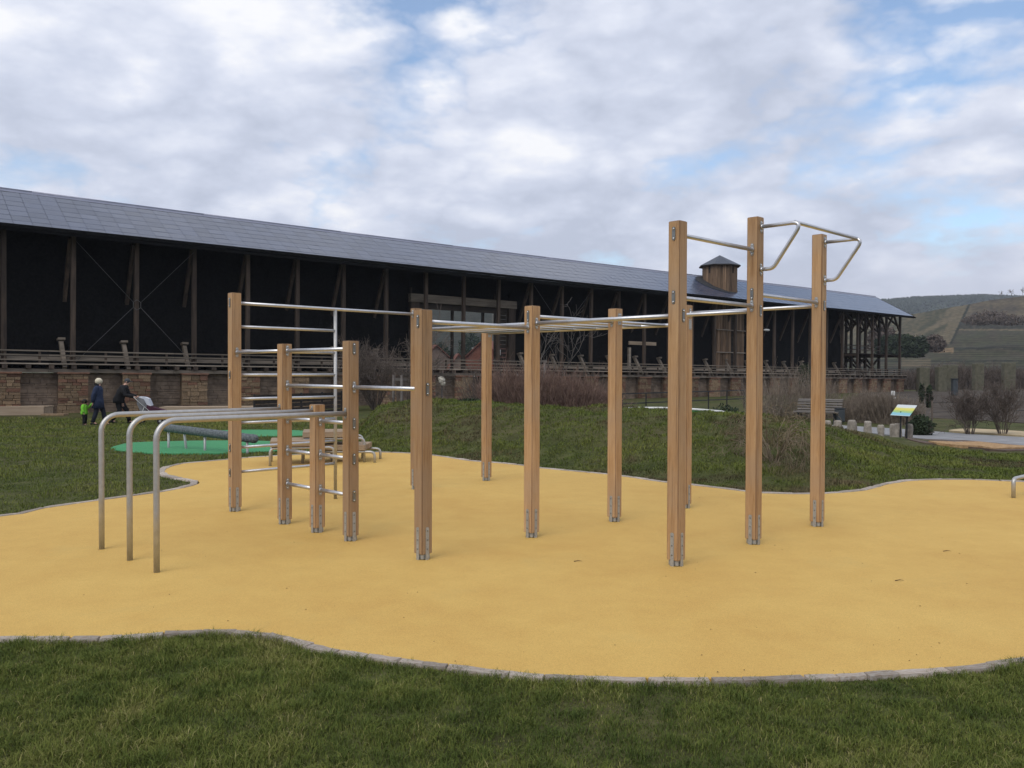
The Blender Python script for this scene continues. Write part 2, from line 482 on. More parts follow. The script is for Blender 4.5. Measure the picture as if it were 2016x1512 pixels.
def in_poly(x, y, poly):
    x, y = np.asarray(x), np.asarray(y)
    ins = np.zeros(x.shape, bool)
    n = len(poly)
    for i in range(n):
        x0, y0 = poly[i][0], poly[i][1]
        x1, y1 = poly[(i + 1) % n][0], poly[(i + 1) % n][1]
        c = ((y0 > y) != (y1 > y))
        with np.errstate(divide='ignore', invalid='ignore'):
            xi = (x1 - x0) * (y - y0) / (y1 - y0 + 1e-12) + x0
        ins ^= c & (x < xi)
    return ins
def catmull(pts, closed=True, step=0.12):
    pts = [Vector((p[0], p[1])) for p in pts]
    n = len(pts)
    out = []
    for i in range(n if closed else n - 1):
        p0, p1, p2, p3 = (pts[(i + k) % n] if closed else pts[min(max(i + k, 0), n - 1)] for k in (-1, 0, 1, 2))
        m_ = max(2, int((p2 - p1).length / step))
        for k in range(m_):
            t = k / m_
            out.append(0.5 * ((2 * p1) + (p2 - p0) * t + (2 * p0 - 5 * p1 + 4 * p2 - p3) * t * t + (3 * p1 - p0 - 3 * p2 + p3) * t ** 3))
    return out
def sstep(a, b, x):
    t = np.clip((np.asarray(x, float) - a) / (b - a), 0, 1)
    return t * t * (3 - 2 * t)
# ------------------------------------------------------------------ terrain
def rr(px): return (px - 1008) / F_PX
NEAR_EDGE = [(0, 1254), (83, 1255), (200, 1254), (283, 1248), (367, 1242), (433, 1241), (500, 1244), (567, 1255), (617, 1269), (672, 1281),
             (789, 1298), (885, 1309), (1005, 1324), (1152, 1332), (1342, 1336), (1511, 1334), (1644, 1330), (1761, 1323), (1911, 1312), (2016, 1295)]
FAR_EDGE = [(2016, 949), (1990, 948), (1919, 945), (1862, 944.5), (1806, 946), (1768, 950), (1742, 955), (1715, 963), (1689, 967.5), (1624, 972), (1562, 973),
            (1500, 971), (1468, 968), (1361, 955), (1309, 950), (1240, 940), (1199, 934.5), (1065, 922), (1033, 917), (971, 911), (920, 907),
            (856, 897), (809, 893), (737, 890.5), (640, 893), (560, 897), (477, 902), (449, 905), (360, 913), (335, 919), (325, 925), (327, 932), (347, 939), (382, 944),
            (393, 949), (387, 954), (360, 961), (305, 971), (253, 977), (198, 985), (126, 995), (62, 1005), (0, 1017)]
EDGE_PTS = [G(*p) for p in NEAR_EDGE] + [Vector((4.6, 5.2, 0)), Vector((6.6, 6.2, 0)), Vector((9.5, 8.2, 0)), Vector((10.5, 11, 0)), Vector((9.3, 12.6, 0))] + \
           [G(*p) for p in FAR_EDGE] + [Vector((-7.2, 8.6, 0)), Vector((-8.2, 7.2, 0)), Vector((-7.0, 5.7, 0)), Vector((-5.0, 5.15, 0))]
RUBBER = catmull(EDGE_PTS, True, 0.14)
RUB_NP = [(p.x, p.y) for p in RUBBER]

PX = np.array([600, 700, 745, 830, 950, 1050, 1235, 1450, 1600, 1700, 1800, 1950, 2100], float)
BASE_D = np.array([17, 17.2, 17.2, 16.6, 15.6, 15.0, 13.7, 12.2, 11.9, 12.0, 13.0, 13.3, 13.5])
CREST_D = np.array([22, 22, 22, 23, 21, 19.5, 18.5, 17.5, 17, 17, 18, 18, 18])
CREST_Y = np.array([0, 0, 803, 787, 795, 805, 806, 818, 833, 860, 876, 0, 0], float)
CREST_Z = np.array([0 if y == 0 else D(px, y, d).z for px, y, d in zip(PX, CREST_Y, CREST_D)])
RX = (PX - 1008) / F_PX
def bumps(x, y):
    return (np.sin(2.1 * x + 1.3 * np.sin(1.7 * y)) * np.sin(2.6 * y + 0.7 + 1.1 * np.sin(2.3 * x)) * 0.5 +
            np.sin(5.3 * x + 2.0 * np.sin(3.1 * y) + 1.0) * np.sin(4.7 * y + 1.7 * np.sin(3.9 * x)) * 0.35 +
            np.sin(11.0 * x + 1.9 * np.sin(7.1 * y)) * np.sin(9.7 * y + 2.1 * np.sin(8.3 * x)) * 0.2)
GREEN_A = [(218, 886), (235, 877), (262, 871), (330, 868), (420, 866), (520, 867), (570, 872), (590, 880), (560, 889), (500, 894), (430, 897), (330, 897), (260, 894)]
GREEN_B = [(395, 846), (430, 840), (500, 838), (580, 839), (612, 845), (600, 853), (520, 855), (440, 854), (405, 851)]
GREEN_POLYS = [[(G(x, y, -0.06).x, G(x, y, -0.06).y) for x, y in P] for P in (GREEN_A, GREEN_B)]
def H(x, y, bump=True):
    x, y = np.atleast_1d(np.asarray(x, float)), np.atleast_1d(np.asarray(y, float))
    yy = np.maximum(y, 0.5)
    r = x / yy
    z = -0.018 - 0.28 * sstep(14, 34, yy)
    b, c, h = np.interp(r, RX, BASE_D), np.interp(r, RX, CREST_D), np.interp(r, RX, CREST_Z)
    t = np.clip((yy - b) / (c - b), 0, 1)
    up = 0.35 * t + 0.65 * t * t * (3 - 2 * t)
    up = up * (2 - up) * 0.5 + up * 0.5
    dn = 1 - sstep(0.5, 4.5, yy - c)
    hh = h - z
    md = np.where(h > 0.01, hh * up * dn, 0)
    z = z + md
    if bump:
        amp = 0.008 + 0.020 * sstep(8, 14, yy) + 0.030 * np.clip(md * 2, 0, 1)
        amp = np.where(yy > 45, 0.02, amp)
        for P in GREEN_POLYS:
            amp = np.where(in_poly(x, y, P), 0.0, amp)
        k_ = np.nonzero(md > 0.02)[0]
        if len(k_):
            hum = np.array([mnoise.noise(Vector((a * 1.1 + b * .5, b * 2.4, 4.0))) + 0.6 * mnoise.noise(Vector((a * 2.6 + b, b * 5.2, 9.0))) for a, b in zip(x[k_], y[k_])])
            z[k_] += 0.055 * hum * np.clip(md[k_] * 4, 0, 1)
        ins = in_poly(x, y, RUB_NP)
        z = np.where(ins, -0.04, z + amp * bumps(x, y))
    return z
def h1(x, y): return float(H(x, y, False)[0])
def GH(px, py):                              # pixel to the terrain itself
    z = 0.0
    for _ in range(12):
        p = G(px, py, z)
        z = 0.5 * z + 0.5 * h1(p.x, p.y)
    return G(px, py, z)

def axis(lo, hi, step, far):
    a = list(np.arange(lo, hi + 1e-6, step))
    d, v = step * 1.5, hi
    while v < far:
        v += d; d *= 1.45; a.append(v)
    d, v, pre = step * 1.5, lo, []
    while v > -far:
        v -= d; d *= 1.45; pre.append(v)
    return np.array(pre[::-1] + a)
ax, ay = axis(-13, 13, 0.16, 1500), axis(2, 25, 0.16, 1500)
gx, gy = np.meshgrid(ax, ay)
gz = H(gx.ravel(), gy.ravel())
nx, ny = len(ax), len(ay)
idx = np.arange(nx * ny).reshape(ny, nx)
quads = np.stack([idx[:-1, :-1], idx[:-1, 1:], idx[1:, 1:], idx[1:, :-1]], -1).reshape(-1, 4)

def ground_material():
    mt = bpy.data.materials.new('lawn')
    mt.use_nodes = True
    t = mt.node_tree
    b = t.nodes['Principled BSDF']
    b.inputs['Roughness'].default_value = 0.95
    b.inputs['Specular IOR Level'].default_value = 0.1
    co = N(t, 'ShaderNodeTexCoord')
    v = co.outputs['Object']
    big = noise_node(t, v, 0.35, 4, 0.6)
    midn = noise_node(t, v, 2.2, 5, 0.65)
    fin = noise_node(t, v, 26, 4, 0.7)
    c = ramp_node(t, midn, [(0.34, (0.038, 0.044, 0.016)), (0.5, (0.070, 0.080, 0.028)), (0.66, (0.105, 0.108, 0.045))])
    c = mix_node(t, ramp_node(t, big, [(0.45, (0, 0, 0)), (0.66, (0.6, 0.6, 0.6))]), c, (0.105, 0.085, 0.048))
    c = mix_node(t, 0.55, c, ramp_node(t, fin, [(0.3, (0.35, 0.35, 0.3)), (0.7, (1.5, 1.5, 1.4))]), 'MULTIPLY')
    t.links.new(c, b.inputs['Base Color'])
    bn = N(t, 'ShaderNodeBump')
    bn.inputs['Strength'].default_value = 0.8
    bn.inputs['Distance'].default_value = 0.03
    t.links.new(fin, bn.inputs['Height']); t.links.new(bn.outputs[0], b.inputs['Normal'])
    return mt
MAT['lawn'] = ground_material()
lawn = obj('lawn', fast_mesh('lawn', np.stack([gx.ravel(), gy.ravel(), gz], 1), [quads], smooth=True), 'lawn')
tag(lawn, 'green winter lawn with a grassy mound behind the yellow surface', 'lawn', kind='structure')

# ------------------------------------------------------------------ yellow rubber surface with its edge of stones
def rubber_material(name, c_lo, c_hi, dark):
    mt = bpy.data.materials.new(name)
    mt.use_nodes = True
    t = mt.node_tree
    b = t.nodes['Principled BSDF']
    b.inputs['Roughness'].default_value = 0.85
    b.inputs['Specular IOR Level'].default_value = 0.25
    v = N(t, 'ShaderNodeTexCoord').outputs['Object']
    big = noise_node(t, v, 0.55, 4, 0.55)
    mid_ = noise_node(t, v, 3.1, 5, 0.65)
    gr = N(t, 'ShaderNodeTexVoronoi')
    gr.inputs['Scale'].default_value = 260
    t.links.new(v, gr.inputs['Vector'])
    c = ramp_node(t, math_node(t, 'ADD', math_node(t, 'MULTIPLY', big, 0.6), math_node(t, 'MULTIPLY', mid_, 0.4)), [(0.35, c_lo), (0.65, c_hi)])
    sepc = N(t, 'ShaderNodeSeparateColor')
    t.links.new(gr.outputs['Color'], sepc.inputs[0])
    c = mix_node(t, 0.55, c, ramp_node(t, sepc.outputs[0], [(0.0, (0.72, 0.70, 0.66)), (0.5, (1, 1, 1)), (1.0, (1.22, 1.2, 1.15))]), 'MULTIPLY')
    c = mix_node(t, ramp_node(t, noise_node(t, v, 1.1, 6, 0.7, 0.6), [(0.57, (0, 0, 0)), (0.75, (0.35, 0.35, 0.35))]), c, dark)
    t.links.new(c, b.inputs['Base Color'])
    bn = N(t, 'ShaderNodeBump')
    bn.inputs['Strength'].default_value = 0.5
    bn.inputs['Distance'].default_value = 0.003
    t.links.new(gr.outputs['Distance'], bn.inputs['Height']); t.links.new(bn.outputs[0], b.inputs['Normal'])
    return mt
MAT['yellow_rubber'] = rubber_material('yellow_rubber', (0.545, 0.335, 0.092), (0.625, 0.415, 0.122), (0.49, 0.355, 0.125))
MAT['green_rubber'] = rubber_material('green_rubber', (0.055, 0.245, 0.105), (0.075, 0.29, 0.13), (0.06, 0.2, 0.09))
def slab(name, poly, z_top, z_bot, mt):
    bm = bmesh.new()
    if isinstance(z_top, (int, float)):
        tops = [bm.verts.new((p[0], p[1], z_top)) for p in poly]
    else:
        tops = [bm.verts.new((p[0], p[1], z_top(p[0], p[1]))) for p in poly]
    bots = [bm.verts.new((v.co.x, v.co.y, v.co.z - z_bot)) for v in tops]
    n = len(poly)
    f = bm.faces.new(tops)
    for i in range(n):
        j = (i + 1) % n
        bm.faces.new((tops[i], bots[i], bots[j], tops[j]))
    bmesh.ops.triangulate(bm, faces=[f])
    bmesh.ops.recalc_face_normals(bm, faces=bm.faces)
    me = bpy.data.meshes.new(name)
    bm.to_mesh(me); bm.free()
    return obj(name, me, mt)
rub = slab('rubber_surface', RUB_NP, 0.0, 0.05, 'yellow_rubber')
tag(rub, 'yellow rubber safety surface with wavy stone edging', 'play surface', kind='structure')

stone_meshes = []
for k in range(9):
    mb = MB()
    b = 0.10
    rg = []
    for z, ins in ((-1, 0.0), (0.72, 0.0), (1.0, 0.09)):
        ring_ = []
        for (x, y) in ((-1, -1), (-0.3, -1), (0.4, -1), (1, -1), (1, 1), (0.35, 1), (-0.35, 1), (-1, 1)):
            ring_.append((x * (1 - ins * 0.4) , y * (1 - ins), z))
        rg.append(ring_)
    off = [(random.uniform(-.09, .09), random.uniform(-.24, .24)) for _ in range(8)]
    rg = [[(p[0] + o[0], p[1] + o[1], p[2] + random.uniform(-.03, .03)) for p, o in zip(r_, off)] for r_ in rg]
    mb.rings(rg, 0, False)
    me = mb.mesh('kerb_stone')
    me.materials.append(MAT['kerb'])
    stone_meshes.append(me)
acc, i, n = 0.0, 0, len(RUBBER)
target = 0.2
start = RUBBER[0].copy()
while i < n:
    acc = (RUBBER[(i + 1) % n] - start).length
    if acc >= target:
        end = RUBBER[(i + 1) % n]
        mid_p = (start + end) / 2
        d = (end - start).normalized()
        nrm = Vector((d.y, -d.x))                                   # outwards (outline runs anticlockwise)
        if mid_p.y > 2 and abs(mid_p.x / mid_p.y) < 0.8:
            wd = random.uniform(0.026, 0.035) if mid_p.y < 9 else random.uniform(0.05, 0.065)
            c = mid_p + nrm * (wd - 0.006)
            o = obj('kerb_stone', random.choice(stone_meshes), None, rub, (c.x, c.y, -0.051 + random.uniform(0.0, 0.006)), (0, 0, math.atan2(d.y, d.x)))
            o.scale = (acc / 2 * 0.985, wd, 0.055)
        start = end.copy()
        far = mid_p.y > 9
        target = random.uniform(0.22, 0.42) if far else random.uniform(0.08, 0.22)
    i += 1

for P, lab in ((GREEN_POLYS[0], 'green rubber patch under the grey balance beam'), (GREEN_POLYS[1], 'green rubber patch farther back behind the low stepping platforms')):
    o = slab('rubber_patch', [(p.x, p.y) for p in catmull(P, True, 0.3)], lambda x, y: h1(x, y) + 0.02, 0.06, 'green_rubber')
    tag(o, lab, 'play surface', kind='structure')

def sheet(name, poly_px, mt, lift, label, cat='ground', z0=None):
    pts = [GH(*p) for p in poly_px]
    pts = catmull([(p.x, p.y) for p in pts], True, 0.4)
    o = slab(name, [(p.x, p.y) for p in pts], lambda x, y: h1(x, y) + lift, 0.08, mt)
    return tag(o, label, cat, kind='structure')
sheet('asphalt_path', [(1560, 838), (1650, 839), (1720, 843), (1800, 848), (1900, 856), (2016, 863), (2150, 872), (2150, 893), (2016, 880), (1900, 873), (1800, 864), (1720, 855), (1650, 849), (1560, 846)], 'asphalt', 0.035,
      'grey asphalt path passing behind the mound on the right', 'path')
sheet('sand_pit', [(1868, 850), (1900, 846.5), (1950, 848), (2016, 852), (2120, 858), (2120, 868), (2016, 861), (1950, 856), (1900, 853)], 'sand', 0.05, 'pale sand area beyond the asphalt path', 'sand pit')
sheet('mulch_bed', [(1780, 864), (1850, 867), (1950, 874), (2050, 882), (2120, 886), (2120, 894), (2016, 889), (1930, 884), (1850, 877), (1790, 868)], 'mulch', 0.03, 'dark bark mulch strip along the near side of the path', 'mulch')
sheet('wood_chips', [(1828, 873), (1880, 874.5), (1950, 879), (2016, 882), (2120, 887), (2120, 892), (2016, 886), (1930, 883), (1870, 880)], 'chips', 0.06, 'orange wood chip bed beside the path', 'wood chips')
sheet('gravel_court', [(1690, 776), (1760, 772), (1900, 768), (2150, 768), (2250, 800), (2150, 838), (2016, 834), (1900, 826), (1840, 824), (1740, 812)], 'gravel', 0.03, 'brownish gravel garden ground beyond the right bushes', 'ground')

# ------------------------------------------------------------------ grass
def grass_material(name, stops):
    mt = bpy.data.materials.new(name)
    mt.use_nodes = True
    t = mt.node_tree
    b = t.nodes['Principled BSDF']
    b.inputs['Roughness'].default_value = 0.75
    b.inputs['Specular IOR Level'].default_value = 0.08
    a = N(t, 'ShaderNodeAttribute')
    a.attribute_name = 'tone'
    c = ramp_node(t, a.outputs['Fac'], stops)
    sl_ = N(t, 'ShaderNodeAttribute')
    sl_.attribute_name = 'dry'
    c = mix_node(t, sl_.outputs['Fac'], c, ramp_node(t, a.outputs['Fac'], [(0.2, (0.065, 0.052, 0.030)), (0.6, (0.150, 0.115, 0.066)), (0.9, (0.27, 0.215, 0.13))]))
    t.links.new(c, b.inputs['Base Color'])
    b.inputs['Transmission Weight'].default_value = 0.0
    b.inputs['Subsurface Weight'].default_value = 0.0
    return mt
MAT['grass'] = grass_material('grass', [(0.0, (0.048, 0.072, 0.018)), (0.30, (0.092, 0.122, 0.027)), (0.55, (0.145, 0.167, 0.038)), (0.80, (0.22, 0.215, 0.066)), (1.0, (0.35, 0.30, 0.14))])
def vnoise(x, y, f, seed=0.0):
    return np.array([mnoise.noise(Vector((a * f, b * f, seed))) for a, b in zip(x, y)])
def grass(name, xy, hgt, wid, label, lean=0.55, tone_shift=0.0, dry_at=0.62):
    x, y = xy[:, 0], xy[:, 1]
    n = len(x)
    z = H(x, y)
    t1, t2 = vnoise(x, y, 0.9, 3.1), vnoise(x, y, 3.5, 8.3)
    dist = np.hypot(x, y)
    t3 = vnoise(x, y, 9.0, 5.7) if dist.max() < 9.9 else t2
    hs = hgt * (0.5 + 0.8 * RNG.random(n)) * np.clip(1 + 0.55 * t1 + 0.5 * t2 + 0.8 * t3, 0.3, 2.2)
    ws = wid * (0.7 + 0.6 * RNG.random(n))
    a = RNG.random(n) * 2 * PI
    dirx, diry = np.cos(a), np.sin(a)
    wa = RNG.random(n) * 2 * PI
    wx, wy = np.cos(wa) * ws / 2, np.sin(wa) * ws / 2
    ln = hs * lean * (0.3 + 1.1 * RNG.random(n))
    V = np.zeros((n, 5, 3))
    V[:, 0] = np.stack([x - wx, y - wy, z - 0.01], 1)
    V[:, 1] = np.stack([x + wx, y + wy, z - 0.01], 1)
    mx, my = x + dirx * ln * 0.35, y + diry * ln * 0.35
    V[:, 2] = np.stack([mx + wx * 0.8, my + wy * 0.8, z + hs * 0.6], 1)
    V[:, 3] = np.stack([mx - wx * 0.8, my - wy * 0.8, z + hs * 0.6], 1)
    V[:, 4] = np.stack([x + dirx * ln, y + diry * ln, z + hs * (0.95 - 0.25 * RNG.random(n))], 1)
    base = np.arange(n)[:, None] * 5
    q = base + np.array([[0, 1, 2, 3]])
    tr = base + np.array([[3, 2, 4]])
    tone = np.clip(0.43 + tone_shift + 0.34 * t1 + 0.30 * t2 - 0.22 * t3 + (0.36 if dist.max() < 9.9 else 0.24) * (RNG.random(n) - 0.5) + (RNG.random(n) < 0.07) * (0.4 if dist.max() < 9.9 else 0.15), 0, 1)
    dry = np.clip((vnoise(x, y, 0.55, 21.0) + 0.5 * vnoise(x, y, 1.9, 31.0) - dry_at) * 3.0, 0, 0.9)
    o = obj(name, fast_mesh(name, V.reshape(-1, 3), [q, tr], {'tone': np.repeat(tone, 5), 'dry': np.repeat(dry, 5)}), 'grass')
    return tag(o, label, 'grass', kind='stuff')
def logpolar(n, d0, d1, r0, r1):
    d = np.exp(RNG.uniform(math.log(d0), math.log(d1), n))
    r = RNG.uniform(r0, r1, n)
    return np.stack([r * d, d], 1)
BLOCK = [RUB_NP] + GREEN_POLYS
def clear(xy, pad=None):
    k = ~in_poly(xy[:, 0], xy[:, 1], RUB_NP)
    for P in GREEN_POLYS:
        k &= ~in_poly(xy[:, 0], xy[:, 1], P)
    return xy[k]
fx = clear(np.stack([RNG.uniform(-6.0, 6.6, 840000), RNG.uniform(2.7, 6.3, 840000)], 1))
# keep the blades a hand's breadth off the stones
def edge_dist(xy):
    rp = np.array(RUB_NP)
    out = np.empty(len(xy))
    for s in range(0, len(xy), 4000):
        c = xy[s:s + 4000]
        out[s:s + 4000] = np.sqrt(((c[:, None, :] - rp[None]) ** 2).sum(-1).min(1))
    return out
ed = edge_dist(fx)
fx = fx[ed > 0.034 + 0.05 * RNG.random(len(fx)) ** 2]
grass('grass', fx, 0.034, 0.0029, 'dense short green grass in the foreground below the yellow surface', 1.05, 0.0, 1.5)
lx = clear(logpolar(170000, 7.0, 34, -0.85, -0.06))
lx = lx[(edge_dist(lx) > 0.14)]
d_ = np.hypot(lx[:, 0], lx[:, 1])
grass('grass', lx, 0.024 + 0.0009 * d_, 0.00062 * d_, 'mown lawn grass between the yellow surface and the people', 0.7, 0.03)
mx_ = clear(logpolar(230000, 11.3, 25, -0.20, 0.75))
mx_ = mx_[(edge_dist(mx_) > 0.14)]
mx_ = mx_[~((mx_[:, 0] / mx_[:, 1] > rr(1640)) & (mx_[:, 1] > 17.5))]
d_ = np.hypot(mx_[:, 0], mx_[:, 1])
grass('grass', mx_, 0.030 + 0.0009 * d_, 0.00062 * d_, 'tufty grass covering the mound behind the climbing frame', 1.0, -0.05, 0.0)

# ------------------------------------------------------------------ hills
HX = np.array([500, 800, 1000, 1300, 1600, 1745, 1800, 1850, 1900, 1950, 2016, 2200, 2500], float)
HY = np.array([575, 578, 582, 600, 625, 622, 616, 606, 598, 588, 580, 560, 545], float)
pxs = np.concatenate([np.linspace(500, 1600, 90), np.linspace(1604, 2100, 200), np.linspace(2105, 2500, 40)])
sv = np.linspace(0, 1, 110)
P_, S_ = np.meshgrid(pxs, sv)
top = np.interp(P_, HX, HY)
steps = 0.0
Dp = 115 + 330 * S_
Y_ = 757 + (top - 757) * S_ ** 0.95
# terraces on the right: flat benches and steep risers
ter = np.clip((P_ - 1840) / 60, 0, 1) * np.clip((0.62 - S_) / 0.1, 0, 1)
Y_ = Y_ + ter * 3.2 * np.sin(S_ * 42)
jit = np.array([[mnoise.noise(Vector((a * 0.03, b * 14, 0))) for a in pxs] for b in sv])
Y_ = Y_ + jit * 2.5 * np.sin(PI * S_) ** 0.5
Xh = (P_ - 1008) / F_PX * Dp
Zh = CAM_H + (731 - Y_) / F_PX * Dp
nxh, nyh = len(pxs), len(sv)
idh = np.arange(nxh * nyh).reshape(nyh, nxh)
qh = np.stack([idh[:-1, :-1], idh[:-1, 1:], idh[1:, 1:], idh[1:, :-1]], -1).reshape(-1, 4)
hme = fast_mesh('vineyard_hill', np.stack([Xh.ravel(), Dp.ravel(), Zh.ravel()], 1), [qh], smooth=True)
def hillcol(px, py, s):
    n1 = mnoise.noise(Vector((px * 0.035, py * 0.09, 1.0)))
    n2 = mnoise.noise(Vector((px * 0.15, py * 0.35, 5.0)))
    olive = Vector((0.068, 0.069, 0.038)); tan = Vector((0.175, 0.14, 0.085)); brown = Vector((0.082, 0.066, 0.048)); dark = Vector((0.028, 0.032, 0.020))
    c = olive.lerp(brown, min(max(0.35 + 0.9 * n1, 0), 1))
    edge = 1905 - (py - 595) * 0.46
    if px < 1500:
        c = Vector((0.055, 0.055, 0.040)).lerp(Vector((0.085, 0.078, 0.062)), min(max(0.5 + n1, 0), 1))
    elif py < 675 and px < edge and px > 1640:
        st = mnoise.noise(Vector(((px + py * 1.6) * 0.055, (py - px * 0.35) * 0.02, 9.0)))
        c = olive.lerp(tan, min(max(0.42 + 1.1 * st + 0.5 * n2, 0), 1))
        if px > edge - 22:
            c = c.lerp(tan, 0.7)
    elif px >= edge and py < 675:
        if py < 624: c = brown.lerp(tan, min(max(0.4 + 0.8 * n1 + 0.4 * n2, 0), 1))
        elif py < 645: c = dark.lerp(brown, min(max(0.3 + 0.9 * n2, 0), 1))
        elif abs(py - 646) < 2: c = tan
        if px < edge + 5: c = dark
    else:
        for ln in (684, 708, 724):
            if abs(py + 3 * n1 - ln) < 1.6: c = dark
        if 1838 < px < 1878 and 682 < py < 692: c = Vector((0.24, 0.165, 0.09))
        if 1775 < px < 1832 and 704 < py < 720: c = c.lerp(tan, 0.6)
        if py > 726: c = brown.lerp(dark, min(max(0.4 + n2, 0), 1))
    return c * (0.80 + 0.22 * n2)
ca = hme.color_attributes.new('field', 'FLOAT_COLOR', 'POINT')
cols = np.ones((nxh * nyh, 4), np.float32)
for k, (a, b, s) in enumerate(zip(P_.ravel(), Y_.ravel(), S_.ravel())):
    cols[k, :3] = hillcol(a, b, s)
ca.data.foreach_set('color', cols.ravel())
hm = bpy.data.materials.new('fields')
hm.use_nodes = True
t_ = hm.node_tree
at = N(t_, 'ShaderNodeAttribute'); at.attribute_name = 'field'
vv = N(t_, 'ShaderNodeTexCoord').outputs['Object']
cc = mix_node(t_, 0.7, at.outputs['Color'], ramp_node(t_, noise_node(t_, vv, 0.35, 6, 0.7), [(0.3, (0.5, 0.5, 0.5)), (0.7, (1.5, 1.5, 1.45))]), 'MULTIPLY')
wv_ = N(t_, 'ShaderNodeTexWave')
wv_.bands_direction = 'Z'
wv_.inputs['Scale'].default_value = 0.42
wv_.inputs['Distortion'].default_value = 2.5
wv_.inputs['Detail'].default_value = 3.0
t_.links.new(vv, wv_.inputs['Vector'])
cc = mix_node(t_, 0.8, cc, ramp_node(t_, wv_.outputs['Fac'], [(0.2, (0.42, 0.43, 0.42)), (0.55, (1.0, 0.99, 0.95))]), 'MULTIPLY')
t_.links.new(cc, t_.nodes['Principled BSDF'].inputs['Base Color'])
t_.nodes['Principled BSDF'].inputs['Roughness'].default_value = 0.95
t_.nodes['Principled BSDF'].inputs['Specular IOR Level'].default_value = 0.1
MAT['fields'] = hm
tag(obj('vineyard_hill', hme, 'fields'), 'terraced vineyard hillside rising behind the long timber building', 'hill', kind='structure')

RXs = np.array([300, 1000, 1500, 1745, 1800, 1860, 1930, 2016, 2200, 2600], float)
RYs = np.array([600, 605, 600, 597, 592, 590, 587, 590, 596, 610], float)
px2 = np.linspace(300, 2600, 180)
sv2 = np.linspace(0, 1, 14)
P2, S2 = np.meshgrid(px2, sv2)
D2 = 950 + 500 * S2
Z2 = -0.3 + (CAM_H + (731 - np.interp(P2, RXs, RYs)) / F_PX * 1450 + 0.3) * np.sin(S2 * PI / 2)
id2 = np.arange(P2.size).reshape(P2.shape)
q2 = np.stack([id2[:-1, :-1], id2[:-1, 1:], id2[1:, 1:], id2[1:, :-1]], -1).reshape(-1, 4)
MAT['forest'] = material('forest', (0.018, 0.026, 0.018), (0.045, 0.055, 0.036), 0.02, 0.95, spec=0.1)
rx2 = (P2 - 1008) / F_PX * D2
tag(obj('forest_ridge', fast_mesh('forest_ridge', np.stack([rx2.ravel(), D2.ravel(), Z2.ravel()], 1), [q2], smooth=True), 'forest'),
    'far forested ridge fading to blue on the horizon', 'hill', kind='structure')
# the wood on the ridge: thousands of small crowns
vs_, fs_ = [], []
cnt = 0
for k in range(5200):
    s = 1 - abs(random.gauss(0, 0.35))
    if s < 0.05: continue
    px = random.uniform(1560, 2250)
    d = 950 + 500 * s
    x = (px - 1008) / F_PX * d
    z = -0.3 + (CAM_H + (731 - float(np.interp(px, RXs, RYs))) / F_PX * 1450 + 0.3) * math.sin(s * PI / 2)
    h, r = random.uniform(4, 7.5), random.uniform(2.5, 4.5)
    b = cnt * 7
    for q in range(5):
        a = 2 * PI * q / 5 + random.random()
        vs_.append((x + math.cos(a) * r, d + math.sin(a) * r, z + h * random.uniform(0.2, 0.5)))
    vs_.append((x, d, z + h)); vs_.append((x, d, z - 2))
    for q in range(5):
        fs_.append((b + q, b + (q + 1) % 5, b + 5)); fs_.append((b + (q + 1) % 5, b + q, b + 6))
    cnt += 1
tag(obj('forest', fast_mesh('forest', np.array(vs_), [np.array(fs_)]), 'forest'), 'far conifer forest covering the ridge', 'forest', kind='stuff')
# ------------------------------------------------------------------ climbing frame (local axes: x = along the long bars, y = across)
TH = 0.78976
UD, VD = Vector((math.cos(TH), -math.sin(TH), 0)), Vector((math.sin(TH), math.cos(TH), 0))
U0, V0 = -5.80, 6.05
frame = thing('climbing_frame', 'large climbing frame of square wooden posts joined by steel bars on the yellow surface', 'climbing frame',
              UD * U0 + VD * V0, -TH)
UA, UB, UC, UDD, UE, UJ = -9.31, -8.17, -7.52, -6.92, -5.80, -4.11
VA, VB, VC, VDD = 4.655, 6.05, 7.345, 8.69
POSTS = dict(A=(UA, VA, 2.555), B=(UB, VA, 1.937), C=(UC, VA, 1.306), D=(UDD, VA, 1.94), E=(UE, VA, 2.185), F=(UA, VC, 2.522), G=(UA, VDD, 2.29),
             H=(UE - 0.02, VB, 2.298), I=(UE, VC, 2.34), J=(UJ, VB, 2.923), K=(UE + 0.02, VDD, 2.454), L=(UJ, VC, 3.125), M=(UJ, VDD, 3.116))
POSTS = {k: (a - U0, b - V0, c) for k, (a, b, c) in POSTS.items()}
PS = 0.116                                      # post side
hw = PS / 2
post_obj = {}
def make_post(h):
    mb = MB()
    ch = 0.007
    n8 = [(hw, -hw + ch), (hw, hw - ch), (hw - ch, hw), (-hw + ch, hw), (-hw, hw - ch), (-hw, -hw + ch), (-hw + ch, -hw), (hw - ch, -hw)]
    rings_ = [[(x * s, y * s, z) for x, y in n8] for z, s in ((0.052, 0.97), (0.058, 1.0), (h - 0.006, 1.0), (h, 0.92))]
    vs = [p for r in rings_ for p in r]
    for r in range(3):
        for i in range(8):
            j = (i + 1) % 8
            mb.add([vs[r * 8 + i], vs[r * 8 + j], vs[r * 8 + 8 + j], vs[r * 8 + 8 + i]], [(0, 1, 2, 3)], 1 if (i % 2 == 1 or r == 2) else 0)
    mb.add(rings_[3], [tuple(range(8))], 1)
    mb.add(rings_[0], [tuple(range(7, -1, -1))], 1)
    # a long drying crack sawn into two faces, as an inset strip
    return mb.mesh('post')
NRM = {'+u': Vector((1, 0, 0)), '-u': Vector((-1, 0, 0)), '+v': Vector((0, 1, 0)), '-v': Vector((0, -1, 0))}
shoe = MB()
shoe.bbox((0, 0, 0.030), (PS * 0.80, PS * 0.80, 0.066), 0.012)
